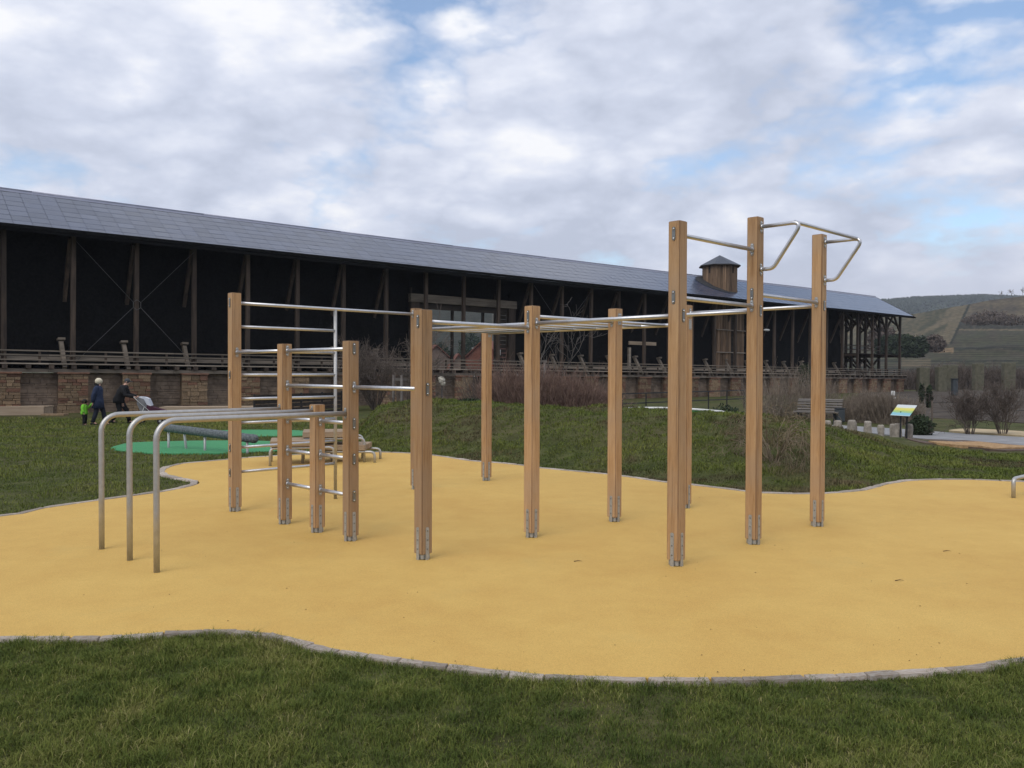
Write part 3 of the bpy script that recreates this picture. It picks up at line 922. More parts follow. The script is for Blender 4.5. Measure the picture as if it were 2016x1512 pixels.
for nm, v in NRM.items():
    s = Vector((-v.y, v.x, 0))
    w_, top_, t0, t1 = 0.034, 0.285, hw - 0.004, hw + 0.004
    prof = [(-w_ / 2, -0.01), (w_ / 2, -0.01), (w_ / 2, top_ - 0.008), (w_ / 4, top_), (-w_ / 4, top_), (-w_ / 2, top_ - 0.008)]
    shoe.rings([[s * a + v * d + Vector((0, 0, z)) for a, z in prof] for d in (t0, t1)], 0, False)
    for z in (0.255, 0.175, 0.095):
        shoe.bolt(v * t1 + Vector((0, 0, z)), v, 0.0075, 0.004, 1)
shoe_me = shoe.mesh('post_shoe')
for x in ('galvanised', 'dark_plate'): shoe_me.materials.append(MAT[x])
for k, (a, b, h) in POSTS.items():
    me = make_post(h)
    p = obj('post', me, ['post_wood', 'post_edge'], frame, (a, b, 0), (0, 0, random.choice((0, PI / 2, PI, -PI / 2))))
    p.rotation_euler.z = 0
    post_obj[k] = p
    obj('post_shoe', shoe_me, None, p)
def plate(k, face, z, kind='bracket', hgt=0.115):
    mb = MB()
    n_ = NRM[face]
    c = n_ * (hw + 0.001) + Vector((0, 0, z))
    if kind == 'square':
        s = Vector((-n_.y, n_.x, 0))
        mb.rings([[c + s * a + Vector((0, 0, b)) + n_ * d for a, b in ((-.026, -.062), (.026, -.062), (.026, .062), (-.026, .062))] for d in (-.002, .005)], 0, False)
        for a in (-.016, .016):
            for b in (-.05, .05):
                mb.bolt(c + s * a + Vector((0, 0, b)) + n_ * .005, n_, .006, .005, 1)
    else:
        mb.oval(c, n_, 0.032, hgt, 0.005, 0)
        for b in (-hgt / 2 + 0.017, hgt / 2 - 0.017):
            mb.bolt(c + Vector((0, 0, b)) + n_ * .004, n_, .0085, .008, 1)
        if kind == 'bracket':
            mb.tube([c, c + n_ * 0.022], 0.024, 12, 2)
    mt = {'bracket': 'galvanised', 'square': 'galvanised', 'cover': 'dark_plate'}[kind]
    mb.build('bracket' if kind != 'cover' else 'cover_plate', [mt, 'bolt', 'steel'], post_obj[k])
def barz(name, p, q, r=0.0195, mt='steel'):
    return MB().tube([p, (Vector(p) + Vector(q)) / 2, q], r, 14).build(name, mt, frame)
OPP = {'+u': '-u', '-u': '+u', '+v': '-v', '-v': '+v'}
def bar_between(a, b, face, z, cover=(True, True), name='bar', r=0.0195):
    pa, pb = POSTS[a], POSTS[b]
    n_ = NRM[face]
    p = Vector((pa[0], pa[1], z)) + n_ * (hw + 0.002)
    q = Vector((pb[0], pb[1], z)) - n_ * (hw + 0.002)
    barz(name, p, q, r)
    plate(a, face, z); plate(b, OPP[face], z)
    if cover[0]: plate(a, OPP[face], z, 'cover')
    if cover[1]: plate(b, face, z, 'cover')
bar_between('A', 'F', '+v', 2.44)
bar_between('A', 'B', '+u', 1.862, (True, False))
bar_between('B', 'D', '+u', 1.862, (False, True))
bar_between('B', 'D', '+u', 1.491, (True, False))
bar_between('D', 'E', '+u', 1.491, (False, True))
for z in (0.437, 0.795, 1.14):
    bar_between('B', 'C', '+u', z, (True, False)); bar_between('C', 'D', '+u', z, (False, True))
bar_between('E', 'H', '+v', 2.083, (True, True))
bar_between('H', 'I', '+v', 2.195, (True, False))
bar_between('H', 'J', '+u', 2.125, (True, True))
bar_between('J', 'L', '+v', 2.815, (True, False))
bar_between('J', 'L', '+v', 2.280, (True, False))
bar_between('L', 'M', '+v', 2.393, (True, False))
bar_between('I', 'L', '+u', 2.232, (False, True))
bar_between('K', 'M', '+u', 2.357, (False, True))
# wall bars between post A and the thin steel upright
qx, qy = UA - U0, 6.03 - V0
pole = MB().tube([(qx, qy, -0.02), (qx, qy, 1.2), (qx, qy, 2.435)], 0.0215, 14).build('ladder_pole', 'pipe_steel', frame)
for k, z in enumerate((2.165, 1.880, 1.598, 1.315, 1.033, 0.745, 0.455)):
    barz('rung', (qx, POSTS['A'][1] + hw - 0.005, z), (qx, qy, z), 0.0175)
    if k in (2, 5, 6): plate('A', '-v', z, 'cover', 0.10)
# horizontal ladder
for a, b in (('F', 'I'), ('G', 'K')):
    pa, pb = POSTS[a], POSTS[b]
    barz('ladder_beam', (pa[0] + hw, pa[1], 2.222), (pb[0] - hw, pb[1], 2.222), 0.023)
    plate(a, '+u', 2.222, 'square'); plate(b, '-u', 2.222, 'square'); plate(b, '+u', 2.222, 'square'); plate(a, '-u', 2.222, 'square')
x0, x1 = POSTS['F'][0], POSTS['I'][0]
for k in range(9):
    x = x0 + (x1 - x0) * (k + 0.75) / 9.5
    barz('rung', (x, POSTS['F'][1], 2.222), (x, POSTS['G'][1], 2.222), 0.0175)
# parallel bars reaching forward from posts B, C and D
for k, v_end in (('B', 2.78), ('C', 2.79), ('D', 2.78)):
    px_, py_, _ = POSTS[k]
    z, y1, R = 1.237, v_end - V0, 0.155
    pts = [(px_, py_ - hw - 0.002, z), (px_, (py_ + y1) / 2, z), (px_, y1 + R, z)]
    for q in range(1, 8):
        a = PI / 2 * q / 8
        pts.append((px_, y1 + R - R * math.sin(a), z - R + R * math.cos(a)))
    pts += [(px_, y1, z - R), (px_, y1, 0.5), (px_, y1, -0.02)]
    MB().tube(pts, 0.0245, 16).build('parallel_bar', 'pipe_steel', frame)
    plate(k, '-v', z)
# two bent hoops with a cross bar high on posts L and M
def arc(p, a, b, R, n=6):                       # rounded corner at p between directions to a and to b
    p, a, b = Vector(p), Vector(a), Vector(b)
    da, db = (a - p).normalized(), (b - p).normalized()
    ang = da.angle(db)
    t = R / math.tan(ang / 2)
    s, e = p + da * t, p + db * t
    out = []
    for k in range(n + 1):
        q = k / n
        out.append((1 - q) ** 2 * s + 2 * (1 - q) * q * p + q * q * e)
    return out
for k in ('L', 'M'):
    px_, py_, _ = POSTS[k]
    A0, B0, C0, D0 = Vector((px_ + hw, py_, 3.03)), Vector((px_ + 0.475, py_, 3.03)), Vector((px_ + 0.185, py_, 2.625)), Vector((px_ + hw, py_, 2.625))
    pts = [A0] + arc(B0, A0, C0, 0.055) + arc(C0, B0, D0, 0.09) + [D0]
    MB().tube(pts, 0.0185, 14).build('hoop_handle', 'steel', frame)
    plate(k, '+u', 3.03); plate(k, '+u', 2.625)
barz('bar', (POSTS['L'][0] + 0.40, POSTS['L'][1], 3.034), (POSTS['M'][0] + 0.40, POSTS['M'][1], 3.034), 0.0185)

# ------------------------------------------------------------------ stepping platforms behind the wall bars
def platform(pa, pb, ztop, depth, label, rz):
    """a wooden slab on two bent steel hoops"""
    w_ = (pb - pa).length
    c = (pa + pb) / 2
    t = thing('stepping_platform', label, 'stepping platform', (c.x, c.y, 0), rz, 'low wooden stepping platforms')
    nb = 4
    for k in range(nb):
        MB().bbox((-w_ * 0.09, -depth / 2 + depth * (k + 0.5) / nb, ztop - 0.05), (w_ * 0.82, depth / nb - 0.008, 0.10), 0.008).build('board', 'platform_wood', t)
    for s in (-1, 1):
        y = s * (depth / 2 - 0.05)
        zr = ztop - 0.127
        A0, B0, C0, D0 = Vector((-w_ / 2, y, -0.02)), Vector((-w_ / 2, y, zr)), Vector((w_ / 2, y, zr)), Vector((w_ / 2, y, -0.02))
        pts = [A0] + arc(B0, A0, C0, 0.09) + arc(C0, B0, D0, 0.09) + [D0]
        MB().tube(pts, 0.024, 10).build('leg_hoop', 'pipe_steel', t)
    return t
p0 = G(521, 917); p1 = G(604, 905)
platform(p0 + Vector((0.02, .3, 0)), p0 + Vector((1.05, 0.62, 0)), 0.43, 0.85, 'front stepping platform of three, nearest the upright with wall bars', 0.25)
p0 = G(583, 912)
platform(p0 + Vector((0.05, .3, 0)), p0 + Vector((1.1, 0.55, 0)), 0.56, 0.80, 'tallest stepping platform, between the two lower ones', 0.22)
p0 = G(640, 909)
platform(p0 + Vector((0.0, .2, 0)), p0 + Vector((0.92, 0.2, 0)), 0.32, 0.75, 'lowest stepping platform with its steel hoop leg showing on the right', 0.0)

# low hurdle bar at the right edge
p = G(1995, 980)
p2 = G(2021, 973)
t = thing('hurdle_bar', 'low bent steel hurdle bar at the right edge of the yellow surface', 'hurdle bar', p)
q2 = p2 - p
A0, B0, C0, D0 = Vector((0, 0, -.02)), Vector((0, 0, 0.25)), q2 + Vector((0, 0, 0.25)), q2 + Vector((0, 0, -.02))
MB().tube([A0] + arc(B0, A0, C0, 0.07) + arc(C0, B0, D0, 0.07) + [D0], 0.026, 14).build('bar', 'pipe_steel', t)

# grey balance beam on stilts over the green patch
pl = D(327, 842, 18.4); pr = D(502, 864, 16.7)
t = thing('balance_beam', 'thick grey rope-covered balance beam sloping down over the green patch', 'balance beam', (pl.x, pl.y, h1(pl.x, pl.y)))
L0 = Vector((0, 0, pl.z - t.location.z)); L1 = Vector((pr.x - pl.x, pr.y - pl.y, pr.z - t.location.z))
dv = (L1 - L0)
pts = [L0 - dv.normalized() * 0.05] + [L0 + dv * k / 8 for k in range(9)] + [L1 + dv.normalized() * 0.05]
MB().tube(pts, [0.03] + [0.086] * 9 + [0.03], 18).build('beam', 'rope', t)
kn = MB()
s_, u_ = perp(dv.normalized())
for k in range(40):
    q = (k + 0.5) / 40
    for a in (0.5, 1.4, 2.3, 3.2, 4.1):
        c = L0 + dv * q + (s_ * math.cos(a + k * .6) + u_ * math.sin(a + k * .6)) * 0.083
        kn.ball(c, 0.014, 5, 4)
kb = kn.build('knots', 'rope', t); kb['kind'] = 'stuff'
for q, off in ((0.03, 0.0), (0.22, 0.10), (0.46, 0.0), (0.92, 0.02)):
    c = L0 + dv * q
    gx_, gy_ = t.location.x + c.x, t.location.y + c.y
    zb = h1(gx_, gy_) - t.location.z
    MB().tube([(c.x, c.y + off, zb - 0.05), (c.x, c.y + off, zb + 0.02), (c.x, c.y, c.z - 0.07)], [0.03, 0.026, 0.026], 10).build('leg', 'galvanised', t)

# tapered stumps beside the path
for k, (px, py, w_px, hgt, lab) in enumerate(((1629, 846, 15, .40, 'stone stump half hidden by the right wooden post, leftmost of the row'),
        (1650, 848, 15, .42, 'rounded stone stump just right of the rightmost wooden post'),
        (1678, 852, 17, .46, 'broadest stone stump with a domed top, third from the left'),
        (1708, 853, 14, .44, 'narrow stone stump between the domed one and the pair on the right'),
        (1735, 856, 13, .36, 'stone stump wider at its top than its foot'),
        (1757, 858, 10, .40, 'small stone stump standing close behind another'),
        (1766, 863, 15, .44, 'front stone stump nearest the camera in the row'),
        (1789, 863, 14, .42, 'last stone stump at the right end of the row beside the mulch'))):
    p = G(px, py, -0.05)
    p.z = h1(p.x, p.y)
    mb = MB()
    r0 = w_px * p.y / F_PX / 2
    taper = {4: 0.85, 7: 1.05, 5: .95}.get(k, 1.25)
    rg = []
    for z, s in ((-0.08, taper), (0.0, taper), (hgt * .35, 1 + (taper - 1) * .6), (hgt * .75, 1.02), (hgt * .93, 0.95), (hgt, 0.72)):
        ph = random.random()
        rg.append([(r0 * s * math.cos(2 * PI * q / 10) * random.uniform(.93, 1.07), r0 * s * math.sin(2 * PI * q / 10) * random.uniform(.93, 1.07), z) for q in range(10)])
    mb.rings(rg, 0, False)
    tag(mb.build('stump', 'stump', None, p, (random.uniform(-.05, .05), random.uniform(-.05, .05), random.random())), lab, 'stump', 'stone stumps beside the asphalt path')

# bench with a curved slatted back
def slat_bench(loc, rz, w_, label, mt='bench_grey'):
    t = thing('park_bench', label, 'bench', loc, rz)
    prof = [(-0.10, 0.43), (0.0, 0.445), (0.12, 0.445), (0.24, 0.43), (0.36, 0.425), (0.46, 0.45), (0.53, 0.53), (0.585, 0.63), (0.63, 0.73), (0.67, 0.82), (0.725, 0.88)]
    for i, (y, z) in enumerate(prof):
        j = min(i + 1, len(prof) - 1); i0 = max(i - 1, 0)
        d = Vector((0, prof[j][0] - prof[i0][0], prof[j][1] - prof[i0][1])).normalized()
        up = Vector((0, -d.z, d.y))
        MB().beam((-w_ / 2, y, z), (w_ / 2, y, z), 0.060, 0.035, up).build('slat', mt, t)
    for s in (-1, 1):
        x = s * (w_ / 2 - 0.18)
        leg = MB()
        leg.beam((x, 0.02, -0.03), (x, 0.02, 0.42), 0.05, 0.05)
        leg.beam((x, 0.50, -0.03), (x, 0.42, 0.42), 0.05, 0.05)
        leg.build('leg', 'dark_metal', t)
        sup = MB()
        for (y0, z0), (y1, z1) in zip(prof[:-1], prof[1:]):
            sup.beam((x, y0, z0 - 0.035), (x, y1, z1 - 0.035), 0.04, 0.03)
        sup.build('side_frame', 'dark_metal', t)
    return t
p = G(1606, 832, -0.25); p.z = h1(p.x, p.y)
slat_bench(p, math.radians(-33), 1.65, 'grey slatted bench with curved back behind the right wooden posts')
p = G(1653, 833, -0.25); p.z = h1(p.x, p.y)
t = thing('litter_bin', 'dark grey litter bin standing beside the slatted bench', 'litter bin', p, 0.1)
mb = MB(); mb.bbox((0, 0, 0.32), (0.30, 0.28, 0.50), 0.03); mb.build('body', 'bin', t)
MB().bbox((0, 0, 0.585), (0.33, 0.31, 0.03), 0.01).build('lid', 'dark_metal', t)
MB().tube([(0, 0, -.05), (0, 0, .08)], 0.09, 10).build('foot', 'dark_metal', t)

# information board with bands of colour
pc = D(1779, 808, 21.5)
t = thing('info_board', 'tilted information board with white, yellow, green and blue bands', 'sign', (pc.x, pc.y, h1(pc.x, pc.y)))
zc_ = pc.z - t.location.z
bm_ = bpy.data.materials.new('board_print'); bm_.use_nodes = True
tt = bm_.node_tree
gen = N(tt, 'ShaderNodeTexCoord').outputs['Generated']
sx = N(tt, 'ShaderNodeSeparateXYZ'); tt.links.new(gen, sx.inputs[0])
wv = math_node(tt, 'ADD', sx.outputs[1], math_node(tt, 'MULTIPLY', math_node(tt, 'ADD', noise_node(tt, gen, 3.0, 2), -0.5), 0.12))
tt.links.new(ramp_node(tt, wv, [(0.0, (0.62, 0.66, 0.66)), (0.06, (0.24, 0.50, 0.58)), (0.26, (0.22, 0.48, 0.56)), (0.30, (0.30, 0.50, 0.22)), (0.44, (0.38, 0.52, 0.16)), (0.50, (0.62, 0.58, 0.10)), (0.70, (0.66, 0.62, 0.16)), (0.76, (0.62, 0.66, 0.64)), (1.0, (0.62, 0.66, 0.66))]), tt.nodes['Principled BSDF'].inputs['Base Color'])
tt.nodes['Principled BSDF'].inputs['Roughness'].default_value = 0.35
pn = MB(); pn.box((0, 0, 0), (0.58, 0.38, 0.012))
pn.build('panel', bm_, t, (0, 0, zc_), (math.radians(45), 0, math.radians(-65)))
pn = MB(); pn.box((0, 0, -0.016), (0.56, 0.36, 0.018))
pn.build('backing', 'dark_metal', t, (0, 0, zc_), (math.radians(45), 0, math.radians(-65)))
for s in (-0.06, 0.10):
    MB().beam((s, 0.05, -0.05), (s, 0.02, zc_ - 0.03), 0.03, 0.03).build('leg', 'dark_metal', t)

# low curved green wall with a white rim on the crest of the mound
pts = [D(px, py, d) for px, py, d in ((1233, 805, 19.0), (1260, 804, 18.9), (1300, 804, 18.7), (1340, 805, 18.5), (1385, 808, 18.4), (1420, 811, 18.4), (1450, 816, 18.5))]
o0 = pts[3].copy(); o0.z = h1(o0.x, o0.y)
t = thing('green_rim', 'low curved green edging with a white rim on the crest of the mound', 'edging', o0)
wl = MB()
rg = []
for p in pts:
    q = p - o0
    d = Vector((0, 1, 0))
    rg.append([(q.x, q.y, q.z - 0.30), (q.x, q.y, q.z - 0.012), (q.x, q.y + 0.05, q.z - 0.012), (q.x, q.y + 0.05, q.z - 0.30)])
wl.rings(rg, 0, False).build('wall_strip', 'green_paint', t)
MB().tube([p - o0 + Vector((0, 0.02, 0.008)) for p in pts], 0.026, 10).build('rim', 'white', t)

# leaf litter and crumbs lying on the rubber
lt = MB()
for k in range(95):
    px, py = random.uniform(150, 2010), 940 + 390 * random.random() ** 0.8
    p = G(px, py, 0.004)
    if not in_poly([p.x], [p.y], RUB_NP)[0]: continue
    r, a = random.uniform(0.003, 0.009), random.random() * 6.28
    e = Vector((math.cos(a), math.sin(a), 0)); f = Vector((-e.y, e.x, 0)) * random.uniform(.3, .7)
    lt.add([p - e * r, p + f * r + Vector((0, 0, .004)), p + e * r, p - f * r + Vector((0, 0, .003))], [(0, 1, 2), (0, 2, 3)])
for px, py in ((1762, 1143), (1857, 1085), (1130, 1105)):
    p = G(px, py, 0.004)
    lt.tube([p, p + Vector((0.04, 0.005, 0.006)), p + Vector((0.07, 0.0, 0.002))], [0.004, 0.003, 0.001], 5)
tag(lt.build('leaf_litter', 'litter'), 'crumbs and dry leaf scraps scattered over the yellow surface', 'leaf litter', kind='stuff')
# ------------------------------------------------------------------ the long timber graduation building
HEAD = math.radians(51.3915)
BT, BN = Vector((math.sin(HEAD), math.cos(HEAD), 0)), Vector((-math.cos(HEAD), math.sin(HEAD), 0))
BO = Vector((-21.8522, 36.2981, -0.30))
TILT = 0.0075
BASE_LABEL = 'very long dark timber building with solar roof on a stone pier base'
bld = thing('graduation_house', BASE_LABEL, 'building', BO, PI / 2 - HEAD)
bld.rotation_euler = (0, TILT, PI / 2 - HEAD)
def tq(px, q=0.0):
    r = (px - 1008) / F_PX
    return (r * (BO.y + BN.y * q) - BO.x - BN.x * q) / (BT.x - BT.y * r)
def zq(px, py, q=0.0):
    t = tq(px, q)
    dep = BO.y + BT.y * t + BN.y * q
    return D(px, py, dep).z - BO.z + TILT * t
def bworld(t, q, z):
    return bld_mat @ Vector((t, q, z))
bld_mat = Matrix.Translation(BO) @ bld.rotation_euler.to_matrix().to_4x4()
SP = 2.6895
K0, K1 = -5, 29
def tk(k): return k * SP
T_END = tk(29) + 1.0
T_BEG = tk(K0) - 1.0
def sag(t): return -0.20 * max(0.0, 1 - ((t - 26) / 40) ** 2)

# --- masonry
Z_CAP = 1.78
def stone_box(w_, d_, h_, mt, seed):
    random.seed(seed)
    mb = MB(); mb.bbox((0, 0, 0), (1, 1, 1), 0.045)
    mb.v = [(x + random.uniform(-.025, .025), y + random.uniform(-.03, .03), z + random.uniform(-.035, .035)) for x, y, z in mb.v]
    me = mb.mesh('stone'); me.materials.append(MAT[mt]); return me
SB = {m_: [stone_box(1, 1, 1, m_, 10 + i) for i in range(5)] for m_ in ('sandstone', 'red_stone')}
random.seed(21)
PW = 1.22
def pier_layout():
    z = 0.0
    while z < Z_CAP - 0.05:
        h = min(random.choice((0.08, 0.10, 0.13, 0.16, 0.22)), Z_CAP - z)
        if Z_CAP - z - h < 0.07: h = Z_CAP - z
        fl = 0.10 * max(0, 0.5 - z)                       # flared foot
        x = -PW / 2 - fl
        xe = PW / 2 + fl
        while x < xe - 0.02:
            w_ = random.uniform(0.14, 0.52)
            if xe - x - w_ < 0.16: w_ = xe - x
            edge = (x < -PW / 2 + 0.03) or (x + w_ > PW / 2 - 0.03)
            yield x + w_ / 2, z + h / 2, w_ - 0.014, h - 0.014, ('red_stone' if edge and random.random() < 0.5 else ('sandstone' if random.random() < 0.93 else 'red_stone'))
            x += w_
        z += h
n_stone = 0
cap_me = None
for k in range(K0, K1 + 1):
    core = MB().box((0, 0.36, Z_CAP / 2 - 0.15), (PW - 0.05, 0.62, Z_CAP + 0.3))
    pier = core.build('pier', 'mortar', bld, (tk(k), 0, 0))
    cap = MB().bbox((0, 0.30, Z_CAP + 0.045), (PW + 0.10, 0.86, 0.085), 0.015).build('cap_stone', 'red_stone', pier)
    if 0 <= k <= 5:
        for x, z, w_, h_, m_ in pier_layout():
            if n_stone >= 296: break
            d_ = random.uniform(0.10, 0.15)
            o = obj('stone', random.choice(SB[m_]), None, pier, (x, 0.05 - d_ / 2 + 0.02, z)); o.scale = (w_, d_, h_)
            n_stone += 1
    else:
        mb = MB()
        for x, z, w_, h_, m_ in pier_layout():
            mb.box((x, 0.02, z), (w_, 0.14 + random.uniform(0, .04), h_), 0, 0 if m_ == 'sandstone' else 1, 0.008)
        o = mb.build('stonework', ['sandstone', 'red_stone'], pier); o['kind'] = 'stuff'
inf = MB()
for k in range(K0, K1):
    if k == 9: continue
    z = -0.1
    while z < 1.82:
        h = min(random.uniform(0.07, 0.2), 1.86 - z)
        x = tk(k) + PW / 2 - 0.05
        xe = tk(k + 1) - PW / 2 + 0.05
        while x < xe:
            w_ = min(random.uniform(0.35, 0.8), xe - x + 0.02)
            inf.box((x + w_ / 2, 0.46 + random.uniform(-.012, .012), z + h / 2), (w_ - 0.012, 0.24, h - 0.012), 0, 0, 0.006)
            x += w_
        z += h
o = inf.build('infill_masonry', 'infill_stone', bld); o['kind'] = 'stuff'
MB().box(((T_BEG + T_END) / 2, 1.6, 0.75), (T_END - T_BEG - 1.2, 1.5, 2.1)).build('base_core', 'mortar', bld)
# doorway in the base (a dark recess with its frame)
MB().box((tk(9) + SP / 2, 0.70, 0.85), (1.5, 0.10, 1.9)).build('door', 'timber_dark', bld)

# --- deck, joists, rails
def long_beam(name, q, z, w_, h_, mt, t0=None, t1=None, skip=None):
    t0 = T_BEG if t0 is None else t0
    t1 = T_END if t1 is None else t1
    k = 0
    t = t0
    while t < t1 - 0.01:
        e = min(t + SP * 2, t1)
        MB().box(((t + e) / 2, q, z), (e - t - 0.012, w_, h_)).build(name, mt, bld)
        t = e
long_beam('sill_beam', 0.10, 1.93, 0.20, 0.165, 'timber_rail')
long_beam('deck_board', -0.10, 2.235, 0.12, 0.055, 'timber_grey')
long_beam('deck_board', 0.62, 2.225, 1.2, 0.05, 'timber_rail')
jme = MB().box((0, 0.28, 0), (0.20, 0.95, 0.165)).mesh('joist'); jme.materials.append(MAT['timber'])
for i in range(int((T_END - T_BEG) / (SP / 3))):
    obj('joist', jme, None, bld, (T_BEG + 1.0 + i * SP / 3, 0.0, 2.10))
OP0, OP1 = tq(822, 1.2), tq(968, 1.2)            # see-through opening in the brushwood wall
long_beam('handrail', -0.08, 2.80, 0.06, 0.055, 'timber_rail')
long_beam('guard_rail', -0.08, 2.61, 0.035, 0.07, 'timber_rail')
long_beam('guard_rail', -0.08, 2.40, 0.035, 0.05, 'timber_rail')
long_beam('brine_gutter', 0.42, 2.47, 0.20, 0.17, 'timber_grey', T_BEG, OP0 - 1)
long_beam('brine_gutter', 0.42, 2.47, 0.20, 0.17, 'timber_grey', OP1 + 2, tk(25))
rme = MB().box((0, 0, 0), (0.09, 0.08, 0.62)).mesh('rail_post'); rme.materials.append(MAT['timber'])
for k in range(K0, K1):
    obj('rail_post', rme, None, bld, (tk(k) + SP / 2, -0.03, 2.50))
    obj('rail_post', rme, None, bld, (tk(k) + 0.02, -0.03, 2.50))

# --- posts, struts, props
Z_EAVE, Q_EAVE, Z_RIDGE, Q_RIDGE = 8.17, -0.80, 10.42, 3.30
pm = MB().bbox((0, 0, 3.05), (0.20, 0.20, 6.1), 0.012).mesh('front_post'); pm.materials.append(MAT['timber'])
sm_ = MB().beam((0, 0.12, 7.85), (0, 1.35, 5.1), 0.15, 0.17).mesh('strut'); sm_.materials.append(MAT['timber'])
prp = MB(); prp.beam((0, 0.0, 2.02), (0, 0.85, 3.30), 0.17, 0.19); prp.beam((0, 0.90, 3.30), (0, 0.60, 3.36), 0.30, 0.10)
prm = prp.mesh('prop'); prm.materials.append(MAT['timber_rail'])
for k in range(K0, K1 + 1):
    obj('front_post', pm, None, bld, (tk(k), 0.12, 2.10), (random.uniform(-.004, .004), random.uniform(-.004, .004), 0))
    if not (OP0 - 1 < tk(k) < OP1 + 1) and k < 26:
        obj('strut', sm_, None, bld, (tk(k) - 0.12, 0.0, random.uniform(-.08, .08)))
        obj('prop', prm, None, bld, (tk(k) - 0.32, 0.0, random.uniform(-.06, .06)), (0, random.uniform(-.02, .02), 0))
long_beam('eave_beam', 0.12, 8.28, 0.22, 0.26, 'brush')  # near-black colour paints in the shade beneath the eave
# steel tie rods crossing at a ring
for kc in (2, 12):
    ring = MB()
    cz = 5.05
    pts = [(tk(kc) + 0.19 * math.cos(a), -0.03, cz + 0.24 * math.sin(a)) for a in [PI / 6 + PI / 3 * i for i in range(7)]]
    for a, b in zip(pts[:-1], pts[1:]): ring.tube([a, b], 0.014, 6)
    ring.build('tie_ring', 'tie_steel', bld)
    for sx_, sz in ((-1, 1), (1, 1), (-1, -1), (1, -1)):
        end = (tk(kc) + sx_ * (SP - 0.1), -0.03, 7.75 if sz > 0 else 2.35)
        MB().tube([(tk(kc) + sx_ * 0.165, -0.03, cz + sz * 0.12), end], 0.010, 6).build('tie_rod', 'tie_steel', bld)

# --- brushwood walls (blackthorn bundles), nearly black
def brush(t0, t1, name='brushwood', tb=None):
    n_t, n_z = max(8, int((t1 - t0) / 0.28)), 22
    tt_, zz_ = np.meshgrid(np.linspace(t0, t1, n_t), np.linspace(2.0, 8.9, n_z))
    def side(q0, q1, sgn):
        q = q0 + (q1 - q0) * (zz_ - 2) / 6.9
        return q + sgn * (RNG.random(q.shape) * 0.22)
    F = np.stack([tt_, side(1.05, 1.75, -1), zz_], -1)
    tbk = t1 - (t1 - tt_) * (t1 - (t0 if tb is None else tb)) / (t1 - t0)
    Bk = np.stack([tbk, side(5.55, 4.85, 1), zz_], -1)
    idf = np.arange(n_t * n_z).reshape(n_z, n_t)
    q1 = np.stack([idf[:-1, :-1], idf[:-1, 1:], idf[1:, 1:], idf[1:, :-1]], -1).reshape(-1, 4)
    q2 = q1[:, ::-1] + n_t * n_z
    n_ = n_t * n_z
    e = []
    for col_ in (0, n_t - 1):
        a = idf[:, col_]
        e.append(np.stack([a[:-1], a[1:], a[1:] + n_, a[:-1] + n_], 1))
    a = idf[-1]
    e.append(np.stack([a[:-1], a[1:], a[1:] + n_, a[:-1] + n_], 1))
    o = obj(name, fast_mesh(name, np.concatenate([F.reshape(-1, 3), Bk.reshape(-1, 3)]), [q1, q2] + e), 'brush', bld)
    o['kind'] = 'stuff'
    # loose twig ends standing out of the bundles
    n2 = int((t1 - t0) * 60)
    t = RNG.uniform(t0 + .05, t1 - .05, n2); z = RNG.uniform(2.2, 8.0, n2)
    q = 0.95 + 0.7 * (z - 2) / 6.9
    L = RNG.uniform(0.12, 0.3, n2)
    V = np.zeros((n2, 3, 3))
    dx, dz = RNG.uniform(-.15, .15, n2), RNG.uniform(-.12, .12, n2)
    V[:, 0] = np.stack([t, q + 0.1, z], 1); V[:, 1] = np.stack([t + .012, q + 0.1, z + .012], 1); V[:, 2] = np.stack([t + dx, q - L, z + dz], 1)
    o = obj('twig_ends', fast_mesh('twig_ends', V.reshape(-1, 3), [np.arange(n2 * 3).reshape(-1, 3)]), 'brush', bld); o['kind'] = 'stuff'
T_BR = tq(1656, 1.2)
xl_, xr_ = tq(815, .95), tq(1005, .95)
brush(T_BEG, xl_ - 0.1); brush(xr_ + 0.1, T_BR, tb=xr_ + 3.4)
# brushwood above the opening
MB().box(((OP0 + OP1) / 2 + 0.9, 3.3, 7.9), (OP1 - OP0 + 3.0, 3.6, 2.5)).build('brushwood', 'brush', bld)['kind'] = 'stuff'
# framed opening
zt = zq(805, 577, 0.8)
xl, xr = tq(815, .95), tq(1005, .95)
MB().box(((xl + xr) / 2, 0.95, zt - 0.24), (xr - xl + 0.7, 0.3, 0.48)).build('lintel', 'timber_rail', bld)
MB().box(((OP0 + OP1) / 2 + .9, 1.10, zt - 0.66), (xr - xl, 0.16, 0.36)).build('lintel_board', 'timber_dark', bld)
for x, w_ in ((xl, 0.62), (xr, 0.55)):
    MB().box((x, 0.98, (zt - 0.48 + 2.2) / 2), (w_, 0.28, zt - 0.48 - 2.2)).build('jamb', 'timber', bld)
glass_q = 1.15
gx0, gx1 = OP0 - 0.12, OP1
mull = [tq(889, glass_q), tq(949, glass_q)]
zg = zt - 0.84
for x in mull:
    MB().box((x, glass_q, (zg + 2.25) / 2), (0.16, 0.12, zg - 2.25)).build('mullion', 'timber_dark', bld)
ed_ = [gx0] + mull + [gx1]
for a, b in zip(ed_[:-1], ed_[1:]):
    MB().box(((a + b) / 2, glass_q, (zg + 2.25) / 2), (b - a - 0.17, 0.012, zg - 2.27)).build('pane', 'glass', bld)
# boarded wall right of the opening
nb = 14
for k in range(nb):
    z = 2.25 + (zg + 0.2 - 2.25) * (k + .5) / nb
    MB().box(((OP1 + xr - 0.28) / 2 + 0.03, 1.12 + random.uniform(0, .02), z), (xr - 0.28 - OP1 - 0.08, 0.05, (zg + 0.2 - 2.25) / nb - 0.02)).build('board', 'timber_dark', bld)
